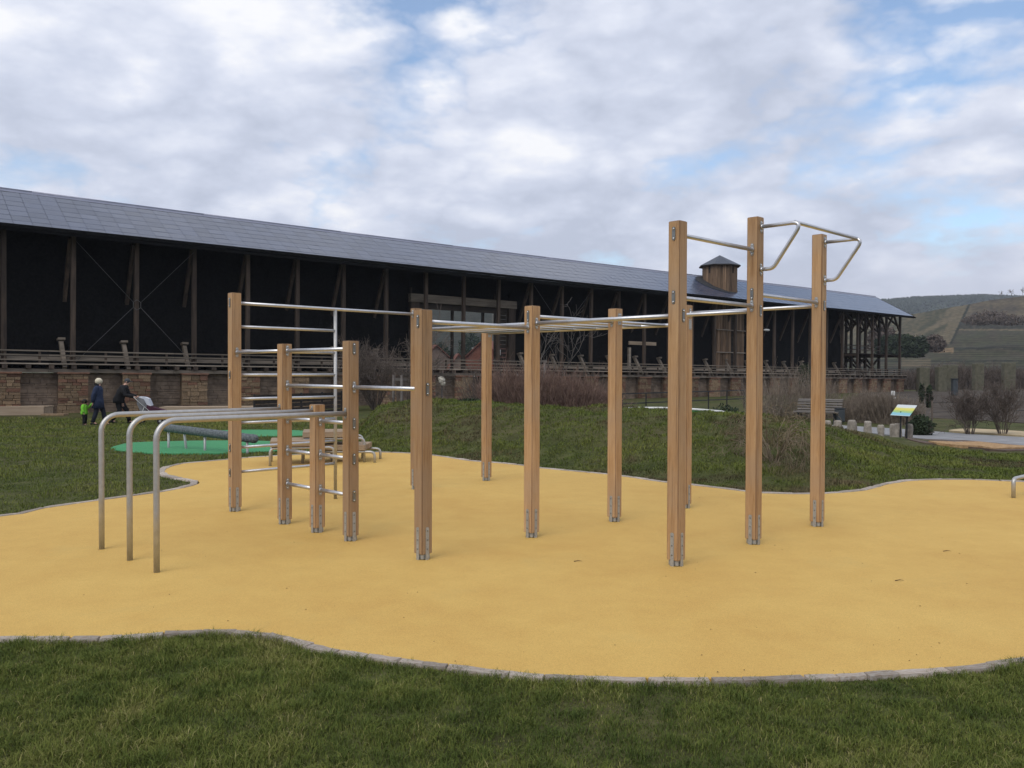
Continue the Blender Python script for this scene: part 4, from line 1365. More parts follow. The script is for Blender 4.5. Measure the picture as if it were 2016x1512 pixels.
# passage sides
MB().box((OP0 - 0.48, 3.2, 4.6), (0.08, 4.0, 5.0)).build('passage_wall', 'timber_dark', bld)
MB().beam((OP1 + 0.15, 1.2, 4.6), (OP1 + 3.9, 5.6, 4.6), 0.08, 5.0).build('passage_wall', 'timber_dark', bld)

# --- roof: deck, panels, ridge strip, verge
sl = Vector((0, Q_RIDGE - Q_EAVE, Z_RIDGE - Z_EAVE))
SL = sl.length
sdir = sl.normalized()
snrm = Vector((0, -sdir.z, sdir.y))
ANG = math.atan2(sdir.z, sdir.y)
for side in (0, 1):
    NS = 24
    for i in range(NS):
        a, b = T_BEG + (T_END - T_BEG) * i / NS, T_BEG + (T_END - T_BEG) * (i + 1) / NS
        vs = []
        for t in (a, b):
            for q, z in ((Q_EAVE, Z_EAVE), (Q_RIDGE, Z_RIDGE)):
                qq = q if side == 0 else 2 * Q_RIDGE - q
                vs.append((t, qq, z + sag(t) - 0.05)); vs.append((t, qq, z + sag(t) - 0.19))
        MB().add(vs, [(0, 2, 6, 4), (1, 5, 7, 3), (0, 4, 5, 1), (2, 3, 7, 6), (0, 1, 3, 2), (4, 6, 7, 5)]).build('roof_deck', 'slate' if side else 'brush', bld)  # front deck coloured near-black so its soffit looks shaded
ROWS, PWID = 7, 0.735
RH = (SL - 0.34) / ROWS
pan = MB().bbox((0, 0, 0), (PWID - 0.010, RH - 0.028, 0.035), 0.006).mesh('solar_panel'); pan.materials.append(MAT['solar'])
ncol = int((T_END - T_BEG) / PWID)
first = int((0 - 1.5 - T_BEG) / PWID)
rest = MB()
npan = 0
for c in range(ncol):
    t = T_BEG + (c + 0.5) * PWID
    for r_ in range(ROWS):
        s = 0.02 + RH * (r_ + 0.5)
        p = Vector((t, Q_EAVE, Z_EAVE)) + sdir * s + snrm * 0.0
        p.z += sag(t)
        tw = (random.uniform(-.012, .012), random.uniform(-.010, .010))
        if first <= c and npan < 294:
            obj('solar_panel', pan, None, bld, p, (ANG + tw[0], tw[1], 0)); npan += 1
        else:
            R = Matrix.Rotation(ANG + tw[0], 3, 'X') @ Matrix.Rotation(tw[1], 3, 'Y')
            n0 = len(rest.v)
            h_, w_ = (RH - 0.028) / 2, (PWID - 0.010) / 2
            rest.add([p + R @ Vector((x, y, z)) for z in (-.017, .017) for x, y in ((-w_, -h_), (w_, -h_), (w_, h_), (-w_, h_))],
                     [(0, 3, 2, 1), (4, 5, 6, 7), (0, 1, 5, 4), (1, 2, 6, 5), (2, 3, 7, 6), (3, 0, 4, 7)])
o = rest.build('solar_panel', 'solar', bld); o['kind'] = 'stuff'
t = T_BEG
while t < T_END - .01:
    e = min(t + 8, T_END)
    mid_ = (t + e) / 2
    rc = MB()
    for q, z, q2, z2 in ((Q_RIDGE - sdir.y * .32, Z_RIDGE - sdir.z * .32, Q_RIDGE, Z_RIDGE), (Q_RIDGE, Z_RIDGE, Q_RIDGE + .3, Z_RIDGE - .16)):
        rc.add([(t, q, z + sag(t) + .025), (e, q, z + sag(e) + .025), (e, q2, z2 + sag(e) + .05), (t, q2, z2 + sag(t) + .05)], [(0, 1, 2, 3)])
    rc.tube([(t, Q_RIDGE, Z_RIDGE + sag(t) + .03), (e, Q_RIDGE, Z_RIDGE + sag(e) + .03)], 0.055, 8)
    rc.build('ridge_cap', 'ridge_metal', bld)
    t = e
for s in (0, 1):
    a = Vector((T_END + 0.02, Q_EAVE if s == 0 else 2 * Q_RIDGE - Q_EAVE, Z_EAVE - 0.10)); b = Vector((T_END + 0.02, Q_RIDGE, Z_RIDGE - 0.10))
    MB().beam(a, b, 0.06, 0.22).build('verge_board', 'timber_dark', bld)
gt_ = Vector((T_END + .3, Q_EAVE - .1, Z_EAVE - .12))
MB().beam((T_BEG, Q_EAVE - 0.03, Z_EAVE - 0.10), (T_END + 0.25, Q_EAVE - 0.03, Z_EAVE - 0.10), 0.05, 0.14).build('fascia', 'brush', bld)  # blackened timber, eave shade put into its colour

# --- open timber bay at the right end
for q in (2.3, 4.4, 6.6):
    for k in (26, 27, 28, 29):
        MB().box((tk(k), q, 5.1), (0.22, 0.22, 6.3)).build('inner_post', 'timber', bld)
for k in (26, 27, 28, 29):
    MB().beam((tk(k), 0.12, 7.0), (tk(k), 1.5, 8.2), 0.14, 0.16).build('brace', 'timber', bld)
    MB().beam((tk(k), 2.3, 6.6), (tk(k), 4.4, 8.3), 0.14, 0.16).build('brace', 'timber', bld)
    MB().beam((tk(k), 4.4, 6.6), (tk(k), 2.3, 8.3), 0.14, 0.16).build('brace', 'timber', bld)
    MB().beam((tk(k), 2.3, 2.2), (tk(k), 4.4, 4.0), 0.14, 0.16).build('brace', 'timber', bld)
    MB().beam((tk(k), 0.12, 4.15), (tk(k), 6.6, 4.15), 0.16, 0.2).build('tie_beam', 'timber', bld)
for k in (26, 27, 28):
    for q in (0.16, 2.3, 6.6):
        MB().beam((tk(k) + 0.1, q, 6.75), (tk(k) + 1.35, q, 8.25), 0.14, 0.15, (0, 1, 0)).build('brace', 'timber', bld)
        MB().beam((tk(k + 1) - 0.1, q, 6.75), (tk(k + 1) - 1.25, q, 8.25), 0.14, 0.15, (0, 1, 0)).build('brace', 'timber', bld)
    MB().beam((tk(k), 2.32, 2.2), (tk(k + 1), 2.32, 4.0), 0.13, 0.15, (0, 1, 0)).build('brace', 'timber', bld)
    MB().beam((tk(k + 1), 2.30, 2.2), (tk(k), 2.30, 4.0), 0.13, 0.15, (0, 1, 0)).build('brace', 'timber', bld)
    MB().box((tk(k) + SP / 2, 3.4, 4.28), (SP - .02, 6.4, 0.06)).build('gallery_floor', 'timber_dark', bld)
    for z in (4.75, 5.15):
        MB().box((tk(k) + SP / 2, 2.2, z), (SP - .02, 0.05, 0.08)).build('gallery_rail', 'timber', bld)
MB().box((tk(26) + (T_END - tk(26)) / 2, 3.5, 8.28), (T_END - tk(26) - .2, 6.6, 0.10)).build('ceiling', 'timber_dark', bld)

# --- octagonal turret standing through the roof
QT = 1.9
TT = tq(1414, QT)
RT = 70 * (BO.y + BT.y * TT + BN.y * QT) / F_PX / 2 / math.cos(PI / 8) * 0.91
zr_e, zr_t = zq(1414, 523, QT), zq(1414, 505, QT)
tur = MB().box((0, 0, 0), (0.3, 0.3, 3.0)).build('turret', 'timber_dark', bld, (TT, QT, zr_e - 1.5))
NB = 5
for f_ in range(8):
    a0, a1 = PI / 8 + f_ * PI / 4, PI / 8 + (f_ + 1) * PI / 4
    pA, pB = Vector((RT * math.cos(a0), RT * math.sin(a0), 0)), Vector((RT * math.cos(a1), RT * math.sin(a1), 0))
    for b in range(NB):
        u0, u1 = (b + 0.03) / NB, (b + 0.97) / NB
        a, c = pA.lerp(pB, u0), pA.lerp(pB, u1)
        n_ = (a + c).normalized()
        off = random.uniform(0, .025)
        mb = MB()
        lo_, hi_ = -2.4, 1.46
        if b in (2,) and f_ % 2 == 1: hi_ = 0.78
        mb.rings([[a + n_ * (off - .05) + Vector((0, 0, z)), c + n_ * (off - .05) + Vector((0, 0, z)), c + n_ * off + Vector((0, 0, z)), a + n_ * off + Vector((0, 0, z))] for z in (lo_, hi_)], 0, False)
        mb.build('board', 'plank', tur)
        if hi_ < 1:
            mb = MB()
            mb.rings([[a - n_ * .08 + Vector((0, 0, z)), c - n_ * .08 + Vector((0, 0, z)), c - n_ * .03 + Vector((0, 0, z)), a - n_ * .03 + Vector((0, 0, z))] for z in (.78, 1.4)], 0, False)
            mb.build('window', 'timber_dark', tur)
rf = MB()
RR = RT * 1.20
zo = 1.50
hgt = (zr_t - zr_e) + 0.12
for f_ in range(8):
    a0, a1 = PI / 8 + f_ * PI / 4, PI / 8 + (f_ + 1) * PI / 4
    A = Vector((RR * math.cos(a0), RR * math.sin(a0), zo - .04)); B = Vector((RR * math.cos(a1), RR * math.sin(a1), zo - .04)); Tp = Vector((0, 0, zo + hgt))
    rf.add([A, B, Tp], [(0, 1, 2)])
    rf.add([A, A - Vector((0, 0, .08)), B - Vector((0, 0, .08)), B], [(0, 1, 2, 3)], 1)
    rf.add([A - Vector((0, 0, .08)), Vector((0, 0, zo - .10)), B - Vector((0, 0, .08))], [(0, 1, 2)], 1)
rf.build('turret_roof', ['slate_blue', 'timber_dark'], tur)
# dark felt round the turret's foot, lying on the panels
ft = MB()
cs = (QT - Q_EAVE) / sdir.y
ptsf = []
for i in range(28):
    a = 2 * PI * i / 28
    du, ds = 2.1 * math.cos(a), 1.6 * math.sin(a)
    ptsf.append((du - 0.55, min(cs - 0.15 + ds, SL - 0.05)))
top_ = []
for du, s in ptsf:
    p = Vector((TT + du, Q_EAVE, Z_EAVE)) + sdir * max(s, 0.02) + snrm * 0.045
    p.z += sag(TT)
    top_.append(p)
ft.rings([[p - snrm * 0.03 for p in top_], top_], 0, False)
ft.build('roof_felt', 'slate', bld)
# boarded stair tower below the roof
tl, tr_ = tq(1409, 0.7), tq(1466, 0.7)
zb, ztp = 2.28, zq(1440, 612, 0.7)
stw = MB().box(((tl + tr_) / 2, 1.15, (zb + ztp) / 2), (tr_ - tl - .2, 0.5, ztp - zb)).build('stair_tower', 'timber_dark', bld)
nb = 12
for b in range(nb):
    if b in (6, 7): continue
    x = tl + (tr_ - tl) * (b + .5) / nb
    q = 0.70 + 0.16 * abs(b - nb / 2 + .5) / nb * 2
    for z0, z1 in ((zb, zb + (ztp - zb) * .32), (zb + (ztp - zb) * .33, zb + (ztp - zb) * .68), (zb + (ztp - zb) * .69, ztp)):
        MB().box((x, q + random.uniform(0, .02), (z0 + z1) / 2), ((tr_ - tl) / nb - .02, .05, z1 - z0 - .03)).build('board', 'plank', stw)
for z in (zb + (ztp - zb) * .325, zb + (ztp - zb) * .685):
    MB().box(((tl + tr_) / 2, .66, z), (tr_ - tl, .05, .07)).build('batten', 'timber_grey', stw)
# pale cross beam and box post standing on the walkway
a, b = tq(1237, .6), tq(1290, .6)
zbm = zq(1262, 676, .6)
MB().box(((a + b) / 2, .6, zbm), (b - a, .10, .24)).build('cross_beam', 'pale_wood', bld)
a = tq(1238, .55)
MB().box((a, .55, (zq(1238, 684, .55) + 2.3) / 2), (.20, .16, zq(1238, 684, .55) - 2.3)).build('box_post', 'timber_grey', bld)

# --- things hanging on the building
p = bworld(tq(982, 0.8), 0.8, zq(982, 693, 0.8))
t = thing('lantern', 'small white lantern hanging beside the glazed opening', 'lantern', p)
mb = MB().tube([(0, 0, -.20), (0, 0, .15)], 0.09, 8); mb.build('glass', 'white', t)
MB().tube([(0, 0, .15), (0, 0, .24), (0, 0, 0.9)], [.11, .02, .008], 8).build('hanger', 'dark_metal', t)
p = bworld(tq(1500, 0.3), -0.1, zq(1500, 650, 0.3))
t = thing('wall_lamp', 'small white lamp on an arm among the dark posts right of the tall wooden post', 'lamp', p, PI / 2 - HEAD)
MB().ball((0, 0, 0), (.42, .14, .10), 10, 6).build('lamp_head', 'white', t)
MB().tube([(0, 0.05, .02), (0, .30, .25)], .03, 6).build('arm', 'dark_metal', t)
# ------------------------------------------------------------------ bare shrubs, hedges, bushes
class Twigs:
    """collects tapering three-sided twigs"""
    def __init__(self): self.p, self.q, self.a, self.b = [], [], [], []
    def seg(self, p, q, a, b):
        self.p.append(tuple(p)); self.q.append(tuple(q)); self.a.append(a); self.b.append(b)
    def build(self, name, mt, parent=None, loc=None):
        P, Q = np.array(self.p), np.array(self.q)
        d = Q - P
        d /= np.linalg.norm(d, axis=1, keepdims=True) + 1e-9
        ref = np.where(np.abs(d[:, 2:3]) < 0.9, np.array([[0, 0, 1.0]]), np.array([[1.0, 0, 0]]))
        s = np.cross(d, ref); s /= np.linalg.norm(s, axis=1, keepdims=True)
        u = np.cross(s, d)
        n = len(P)
        V = np.zeros((n, 6, 3))
        A, B = np.array(self.a)[:, None], np.array(self.b)[:, None]
        for k in range(3):
            c_, s_ = math.cos(2 * PI * k / 3), math.sin(2 * PI * k / 3)
            V[:, k] = P + (s * c_ + u * s_) * A
            V[:, 3 + k] = Q + (s * c_ + u * s_) * B
        base = np.arange(n)[:, None] * 6
        qs = [base + np.array([[k, (k + 1) % 3, 3 + (k + 1) % 3, 3 + k]]) for k in range(3)]
        return obj(name, fast_mesh(name, V.reshape(-1, 3), [np.concatenate(qs)]), mt, parent, loc)
def rv(s=1.0): return Vector((random.gauss(0, s), random.gauss(0, s), random.gauss(0, s)))
def grow(tw, p, d, length, r, levels, kids=4, wob=0.18, up=0.05, taper=0.55, droop=0.0, rmin=0.003):
    n = 4
    pts = [p.copy()]
    dd = d.normalized()
    for i in range(n):
        dd = (dd + rv(wob) + Vector((0, 0, up - droop * (i + 1) / n))).normalized()
        q = pts[-1] + dd * length / n
        r0, r1 = r * (1 - (1 - taper) * i / n), r * (1 - (1 - taper) * (i + 1) / n)
        tw.seg(pts[-1], q, max(r0, rmin), max(r1, rmin))
        pts.append(q)
    if levels > 0:
        for k in range(kids):
            t = random.uniform(0.3, 1.0)
            i = min(int(t * n), n - 1)
            b = pts[i].lerp(pts[i + 1], t * n - i)
            nd = (dd + rv(0.55)).normalized()
            grow(tw, b, nd, length * random.uniform(0.4, 0.68), r * 0.5, levels - 1, kids, wob, up, taper, droop, rmin)
    return pts
def base_at(px, py, z0=-0.2):
    p = GH(px, py)
    return p
def shrub(name, label, cat, px, py, hgt, spread, stems, levels, kids, mt, r=0.022, depth=None, group=None, up=0.06, droop=0.0, rmin=0.004):
    if depth is None:
        p = GH(px, py)
    else:
        p = D(px, 800, depth); p.z = h1(p.x, p.y)
    t = thing(name, label, cat, p, 0, group)
    A, B = Twigs(), Twigs()
    for k in range(stems):
        a = random.random() * 2 * PI
        d = Vector((math.cos(a) * spread * random.uniform(.2, 1), math.sin(a) * spread * random.uniform(.2, 1), 1.0))
        st = Vector((math.cos(a) * .08, math.sin(a) * .08, -0.05))
        pts = grow(A, st, d, hgt * random.uniform(.5, .75), r, 0, 0, 0.12, up, 0.5, droop, rmin)
        for j in range(kids + 2):
            q = random.uniform(.25, 1.0) * 4
            i = min(int(q), 3)
            b = pts[i].lerp(pts[i + 1], q - i)
            grow(B, b, ((pts[i + 1] - pts[i]).normalized() + rv(.5)), hgt * random.uniform(.22, .45), r * .45, levels - 1, kids, 0.2, up, 0.5, droop, rmin)
    A.build('stems', mt, t)
    B.build('crown', mt, t)
    return t
random.seed(5)
# big bare shrub beside the wall bars
shrub('bare_shrub', 'big bare many-stemmed shrub on the mound left of the double posts', 'shrub', 738, 808, 3.2, 0.62, 24, 3, 5, 'twig', 0.030, rmin=0.0045)
# a second crown behind it, its stems tied to three stakes
t = shrub('staked_tree', 'young bare tree tied between three wooden stakes by the brick wall', 'tree', 792, 790, 3.5, 0.34, 5, 3, 4, 'twig', 0.032, 27.5, rmin=0.006)
for dx, dy in ((-0.32, 0.1), (0.30, 0.12), (0.02, -0.28), (.42, -.1)):
    MB().tube([(dx, dy, -.1), (dx * .92, dy * .92, 1.75)], 0.045, 8).build('stake', 'grey_twig', t)
MB().beam((-.34, .1, 1.6), (.44, .0, 1.6), .03, .09).build('cross_batten', 'grey_twig', t)
shrub('bare_tree', 'slender bare tree with pale forking branches behind the mid wooden post', 'tree', 1068, 800, 3.9, 0.20, 3, 3, 3, 'grey_twig', 0.030, 29.0, rmin=0.006)
# drooping shrub on the slope of the mound
t = shrub('drooping_shrub', 'untidy bare shrub with pale drooping stems on the mound slope behind the tall posts', 'shrub', 1522, 905, 1.30, 1.0, 12, 3, 3, 'pale_twig', 0.012, up=0.02, droop=0.36, rmin=0.0030)
# thin whips leaning out of it
# dogwood and other stem hedges: hundreds of upright rods each
def rods(name, label, cat, pts_px, n, h0, h1_, mt, thick, lean=0.16, wdt=0.8, side=2):
    ps = [D(px, 800, d) for px, d in pts_px]
    for p in ps: p.z = h1(p.x, p.y)
    c = ps[len(ps) // 2]
    t = thing(name, label, cat, c)
    T_ = Twigs()
    S_ = Twigs()
    for k in range(n):
        q = random.random() * (len(ps) - 1)
        i = int(q)
        b = ps[i].lerp(ps[i + 1], q - i) + Vector((0, random.uniform(-wdt, wdt), 0))
        b.z = h1(b.x, b.y) - .05
        b -= c
        prof = 0.6 + 0.4 * math.sin(PI * min(max(q / (len(ps) - 1), 0.04), 0.96)) ** 0.6
        hh = random.uniform(h0, h1_) * prof * (1 + 0.2 * mnoise.noise(Vector((b.x * 1.3, b.y * 1.3, 2))))
        d = Vector((random.gauss(0.0, lean), random.gauss(0, lean), 1)).normalized()
        e = b + d * hh * .55
        f = e + (d + rv(.12)).normalized() * hh * .45
        T_.seg(b, e, thick, thick * .75); T_.seg(e, f, thick * .75, thick * .35)
        for j in range(side):
            g_ = b.lerp(e, random.uniform(.3, 1)) if random.random() < .5 else e.lerp(f, random.random())
            S_.seg(g_, g_ + (d + rv(.35)).normalized() * hh * random.uniform(.15, .35), thick * .6, thick * .3)
    o = T_.build('stems', mt, t); o['kind'] = 'stuff'
    o = S_.build('twigs', mt, t); o['kind'] = 'stuff'
    return t
rods('dogwood_hedge', 'dense reddish leafless dogwood hedge along the crest of the mound', 'hedge', [(962, 24), (1000, 23.5), (1080, 23), (1150, 23), (1205, 23.5)], 4600, 1.0, 1.75, 'red_twig', 0.0085, .24, .9)
rods('brown_shrub', 'tall brown leafless shrub at the left end of the reddish hedge', 'shrub', [(936, 26), (955, 26), (985, 26.5)], 420, 1.3, 2.1, 'twig', 0.008, .24, .5)
rods('hazel_thicket', 'grey brown leafless thicket in front of the stone piers behind the tall posts', 'hedge', [(1478, 33), (1540, 34), (1600, 35), (1640, 36)], 620, 1.2, 2.3, 'brown_twig', 0.008, .30, .8)
rods('twiggy_hedge', 'grey brown leafless hedge between the litter bin and the information board', 'hedge', [(1662, 33), (1700, 33), (1745, 32), (1800, 31)], 2600, 0.75, 1.25, 'brown_twig', 0.009, .16, .8)
rods('dry_grass', 'clump of dry pale stalks on the lower mound by the drooping shrub', 'plant', [(1490, 13.4), (1530, 13.2), (1580, 13.4)], 140, .10, .22, 'pale_twig', 0.004, .5, .5)

def leafy(name, label, cat, px, depth, rx, ry, rz, n, mt, leaf=0.05, py=None, group=None, zoff=0.0):
    p = GH(px, py) if py else D(px, 800, depth)
    p.z = h1(p.x, p.y)
    t = thing(name, label, cat, p, 0, group)
    v = RNG.normal(size=(n, 3)); v /= np.linalg.norm(v, axis=1, keepdims=True)
    rad = RNG.random(n) ** 0.33
    lump = np.array([mnoise.noise(Vector(tuple(q * 2.3 + px))) for q in v])
    c = v * (rad * (1 + 0.35 * lump))[:, None] * np.array([[rx, ry, rz]])
    c[:, 2] = np.abs(c[:, 2] + rz * 0.75) + zoff
    a, b = RNG.normal(size=(n, 3)), RNG.normal(size=(n, 3))
    a /= np.linalg.norm(a, axis=1, keepdims=True)
    b = np.cross(a, b); b /= np.linalg.norm(b, axis=1, keepdims=True)
    s = (leaf * (0.6 + 0.8 * RNG.random(n)))[:, None]
    V = np.stack([c - a * s, c + b * s * .45, c + a * s, c - b * s * .45], 1)
    o = obj('foliage', fast_mesh('foliage', V.reshape(-1, 3), [np.arange(n * 4).reshape(-1, 4)]), mt, t); o['kind'] = 'stuff'
    T_ = Twigs()
    for k in range(14):
        an = random.random() * 6.28
        grow(T_, Vector((0, 0, -.05)), Vector((math.cos(an) * rx, math.sin(an) * ry, rz * 1.2)), rz * 1.2, 0.015, 1, 3)
    T_.build('stems', 'twig', t)
    return t
leafy('low_bush', 'low dark green bush at the wall foot left of the double posts', 'bush', 838, 27.5, .75, .5, .42, 1500, 'evergreen', .05)
leafy('low_bush', 'yellowish green low bush below the dark doorway right of the double posts', 'bush', 893, 27.0, .85, .5, .42, 1700, 'low_green', .05)
leafy('snowdrop_patch', 'patch of dark leafy ground plants on the mound beside the reddish hedge', 'plant', 928, 22.8, .38, .25, .12, 500, 'evergreen', .045)
leafy('evergreen_shrub', 'round dark evergreen shrub right of the information board', 'shrub', 1812, 24, .36, .36, .34, 2200, 'evergreen', .04)
leafy('low_bush', 'small dark evergreen bush by the railing between the tall posts', 'bush', 1430, 31, .6, .5, .42, 1200, 'evergreen', .05)
leafy('low_bush', 'flat grey green bush behind the post at the white rim', 'bush', 1242, 27, .55, .4, .30, 900, 'low_green', .05)
leafy('columnar_shrub', 'thin columnar conifer, left of two behind the evergreen shrub', 'shrub', 1814, 52, .16, .16, .75, 500, 'evergreen', .09)
leafy('columnar_shrub', 'thin columnar conifer, right of two behind the evergreen shrub', 'shrub', 1829, 46, .15, .15, .75, 500, 'evergreen', .09)
ivy = leafy('ivy', 'grey green ivy hanging over the railing of the long building', 'climber', 1588, 60, 1.1, .5, 1.2, 1800, 'ivy', .09)
pi_ = bworld(tq(1586, -.3), -.30, 1.05); ivy.location = pi_
shrub('upright_shrub', 'bare upright shrub at right, left of the pair near the path', 'shrub', 1910, 838, 1.35, .28, 16, 3, 4, 'twig', .013, 24.5, up=.12, rmin=.004)
shrub('upright_shrub', 'bare vase-shaped shrub at the right edge near the path', 'shrub', 1975, 838, 1.55, .50, 16, 3, 4, 'twig', .013, 24.5, up=.10, rmin=.004)

# lamp post half hidden by the reddish hedge
p = D(1072, 770, 27); p.z = h1(p.x, p.y)
t = thing('lamp_post', 'short grey post with an arm rising out of the reddish hedge', 'post', p)
hh = D(1072, 712, 27).z - p.z
MB().tube([(0, 0, -.05), (0, 0, hh)], 0.038, 10).build('pole', 'grey_twig', t)
MB().beam((-.22, 0, hh + .02), (.06, 0, hh + .02), .05, .06).build('arm', 'grey_twig', t)
# railing in front of the piers
t0p, t1p = D(1225, 790, 38), D(1465, 790, 46)
t0p.z = h1(t0p.x, t0p.y)
t = thing('metal_railing', 'thin dark metal railing in front of the stone piers', 'railing', t0p)
dv = t1p - t0p; dv.z = 0
for z in (0.95, 0.5):
    MB().beam((0, 0, z), dv + Vector((0, 0, z)), .05, .05).build('rail', 'dark_metal', t)
for k in range(7):
    q = dv * k / 6
    MB().beam(q + Vector((0, 0, -.05)), q + Vector((0, 0, .95)), .05, .05, (0, 1, 0)).build('post', 'dark_metal', t)
# small white sign at the wall foot
p = D(1758, 780, 60); p.z = h1(p.x, p.y)
t = thing('small_sign', 'small white sign at the foot of the far stone piers', 'sign', p, -.3)
zz = D(1758, 774, 60).z - p.z
MB().box((0, 0, zz), (.26, .03, .32)).build('panel', 'white', t)
MB().beam((0, .03, -.05), (0, .03, zz + .12), .05, .05).build('post', 'galvanised', t)
MB().box((.06, .01, zz - .34), (.3, .02, .10)).build('plate', 'white', t)
# pale bundle beside the doorway
p = D(870, 790, 33); p.z = h1(p.x, p.y)
t = thing('pale_figure', 'pale lumpy stone ornament on a thin stand beside the dark doorway', 'ornament', p)
zz = D(870, 750, 33).z - p.z
mb = MB(); mb.ball((0, 0, zz + .02), (.13, .12, .15), 12, 9, 0, .16); mb.ball((.05, -.03, zz - .08), (.10, .09, .12), 10, 7, 0, .2); mb.ball((-.05, 0, zz + .10), (.09, .08, .08), 10, 7, 0, .2); mb.build('body', 'ornament', t)
MB().tube([(0, 0, -.05), (0, 0, zz - .2)], .02, 8).build('stand', 'dark_metal', t)

# timber platforms lying in front of the long wall on the left
def deck(px0, px1, py_bot, hgt, dep, label, mt, rz):
    a, b = GH(px0, py_bot), GH(px1, py_bot)
    c = (a + b) / 2
    w_ = (b - a).length
    t = thing('timber_platform', label, 'bench', (c.x, c.y + dep / 2, c.z), rz)
    n = 5
    for k in range(n):
        MB().bbox((0, -dep / 2 + dep * (k + .5) / n, hgt - .03), (w_, dep / n - .012, .06), .008).build('board', mt, t)
    MB().bbox((0, -dep / 2 + .03, hgt / 2 - .05), (w_ * .995, .05, hgt - .02), .008).build('front_board', mt, t)
    for s in (-1, 1):
        MB().bbox((s * (w_ / 2 - .05), 0.03, hgt / 2 - .05), (.06, dep - .14, hgt - .02), .008).build('side_board', mt, t)
    return t
deck(-130, 79, 818, .38, 1.1, 'low pale timber bench platform at the left edge in front of the wall', 'pale_wood', math.radians(8))
deck(312, 520, 821, .42, 1.1, 'long pale timber bench platform behind the parallel bars', 'pale_wood', math.radians(8))
p = GH(108, 818)
tag(MB().bbox((0, 0, .02), (.95, .5, .12), .02).build('stone_slab', 'sandstone', None, p, (0, 0, .1)), 'flat stone slab in the grass between the left platform and the child', 'stone slab')
# dark slatted fence seen behind the wall bars
a, b = GH(478, 806), GH(690, 806)
a, b = D(500, 800, 33.5), D(672, 800, 39); a.z = h1(a.x, a.y); b.z = h1(b.x, b.y)
t = thing('board_fence', 'low dark board fence in front of the long wall behind the wall bars', 'fence', a)
dv = b - a
for k in range(5):
    MB().beam(Vector((0, 0, .12 + .19 * k)), dv + Vector((0, 0, .12 + .19 * k)), .03, .155).build('board', 'timber_dark', t)
for k in range(5):
    MB().beam(dv * k / 4 + Vector((0, .05, -.05)), dv * k / 4 + Vector((0, .05, 1.0)), .07, .07, (0, 1, 0)).build('post', 'dark_metal', t)

# garden behind, right: posts of a wire fence, pergola piers, hedges
for k, (px, py, d, hg) in enumerate(((1842, 822, 36, .95), (1863, 822, 36, .9), (1776, 790, 50, 1.1), (1790, 788, 52, 1.1))):
    pass
a = D(1835, 800, 34); a.z = h1(a.x, a.y)
t = thing('wire_fence', 'low dark post and wire fence in the gravel garden at right', 'fence', a)
for k in range(7):
    MB().beam((k * 1.25, k * .45, -.05), (k * 1.25, k * .45, .82), .06, .06, (0, 1, 0)).build('post', 'twig', t)
for z in (.35, .75):
    MB().tube([(0, 0, z), (7.5, 2.7, z)], .012, 5).build('wire', 'dark_metal', t)
MAT['pier_green'] = material('pier_green', (0.085, 0.082, 0.055), (0.13, 0.12, 0.085), 3, 0.9)
for k, (px, d, w_, hg, lab) in enumerate(((1817, 84, 1.0, 2.5, 'mossy garden wall pier nearest the end of the long building'), (1852, 86, .9, 2.6, 'second mossy garden wall pier from the end of the long building'),
                                        (1870, 88, 1.3, 2.8, 'wide mossy garden wall pier left of the dark information column'), (1925, 92, 1.0, 3.0, 'mossy garden wall pier above the bare upright shrub'), (1985, 92, 1.2, 3.1, 'mossy garden wall pier at the right edge'))):
    p = D(px, 770, d); p.z = -.35
    tag(MB().bbox((0, 0, hg / 2), (w_, .8, hg), .06).build('garden_pier', 'pier_green', None, p, (0, 0, random.uniform(-.2, .2))), lab, 'pier', 'garden piers below the vineyard')
p = D(1879, 775, 70); p.z = -.3
t = thing('info_column', 'dark grey upright box standing on the far garden lawn', 'column', p)
MB().bbox((0, 0, .70), (.42, .4, 1.4), .04).build('body', 'bin', t); MB().bbox((0, 0, 1.43), (.5, .48, .08), .02).build('cap', 'dark_metal', t)
rods('garden_hedge', 'dark clipped hedge along the foot of the vineyard hill', 'hedge', [(1775, 96), (1850, 97), (1950, 99), (2080, 101)], 2600, 1.4, 2.9, 'twig', .05, .2, 1.6, 3)
def bush_far(px, py, d, rx, rz, n, mt, label, group=None):
    c = D(px, py, d)
    t = leafy('hill_bush', label, 'bush', px, d, rx, rx * .8, rz, n, mt, rz * .16, None, group)
    t.location = c
    return t
bush_far(1752, 700, 172, 3.2, 2.3, 2600, 'evergreen', 'dark bush on the hillside just right of the open timber bay')
bush_far(1780, 702, 168, 3.6, 2.5, 2600, 'evergreen', 'largest dark evergreen thicket on the lower hillside')
bush_far(1802, 702, 166, 2.4, 2.3, 2000, 'evergreen', 'dark bush at the right end of the hillside thicket')
bush_far(1840, 692, 175, 2.2, 2.0, 1600, 'twig', 'brown bush above the bare earth patch on the hillside')
bush_far(1735, 690, 180, 3.0, 3.0, 1600, 'twig', 'brown leafless thicket seen through the open timber bay')
for k, (px, py, d, rx, rz) in enumerate(((1925, 640, 250, 4.5, 1.7), (1950, 636, 255, 5.0, 2.2), (1985, 640, 250, 5.5, 1.8))):
    bush_far(px, py, d, rx, rz, 1400, 'twig', ('small scrub patch on the upper hill at the bend of the pale bank', 'tallest scrub patch on the upper hill', 'wide scrub patch on the upper hill near the right edge')[k], 'scrub on the upper hill')
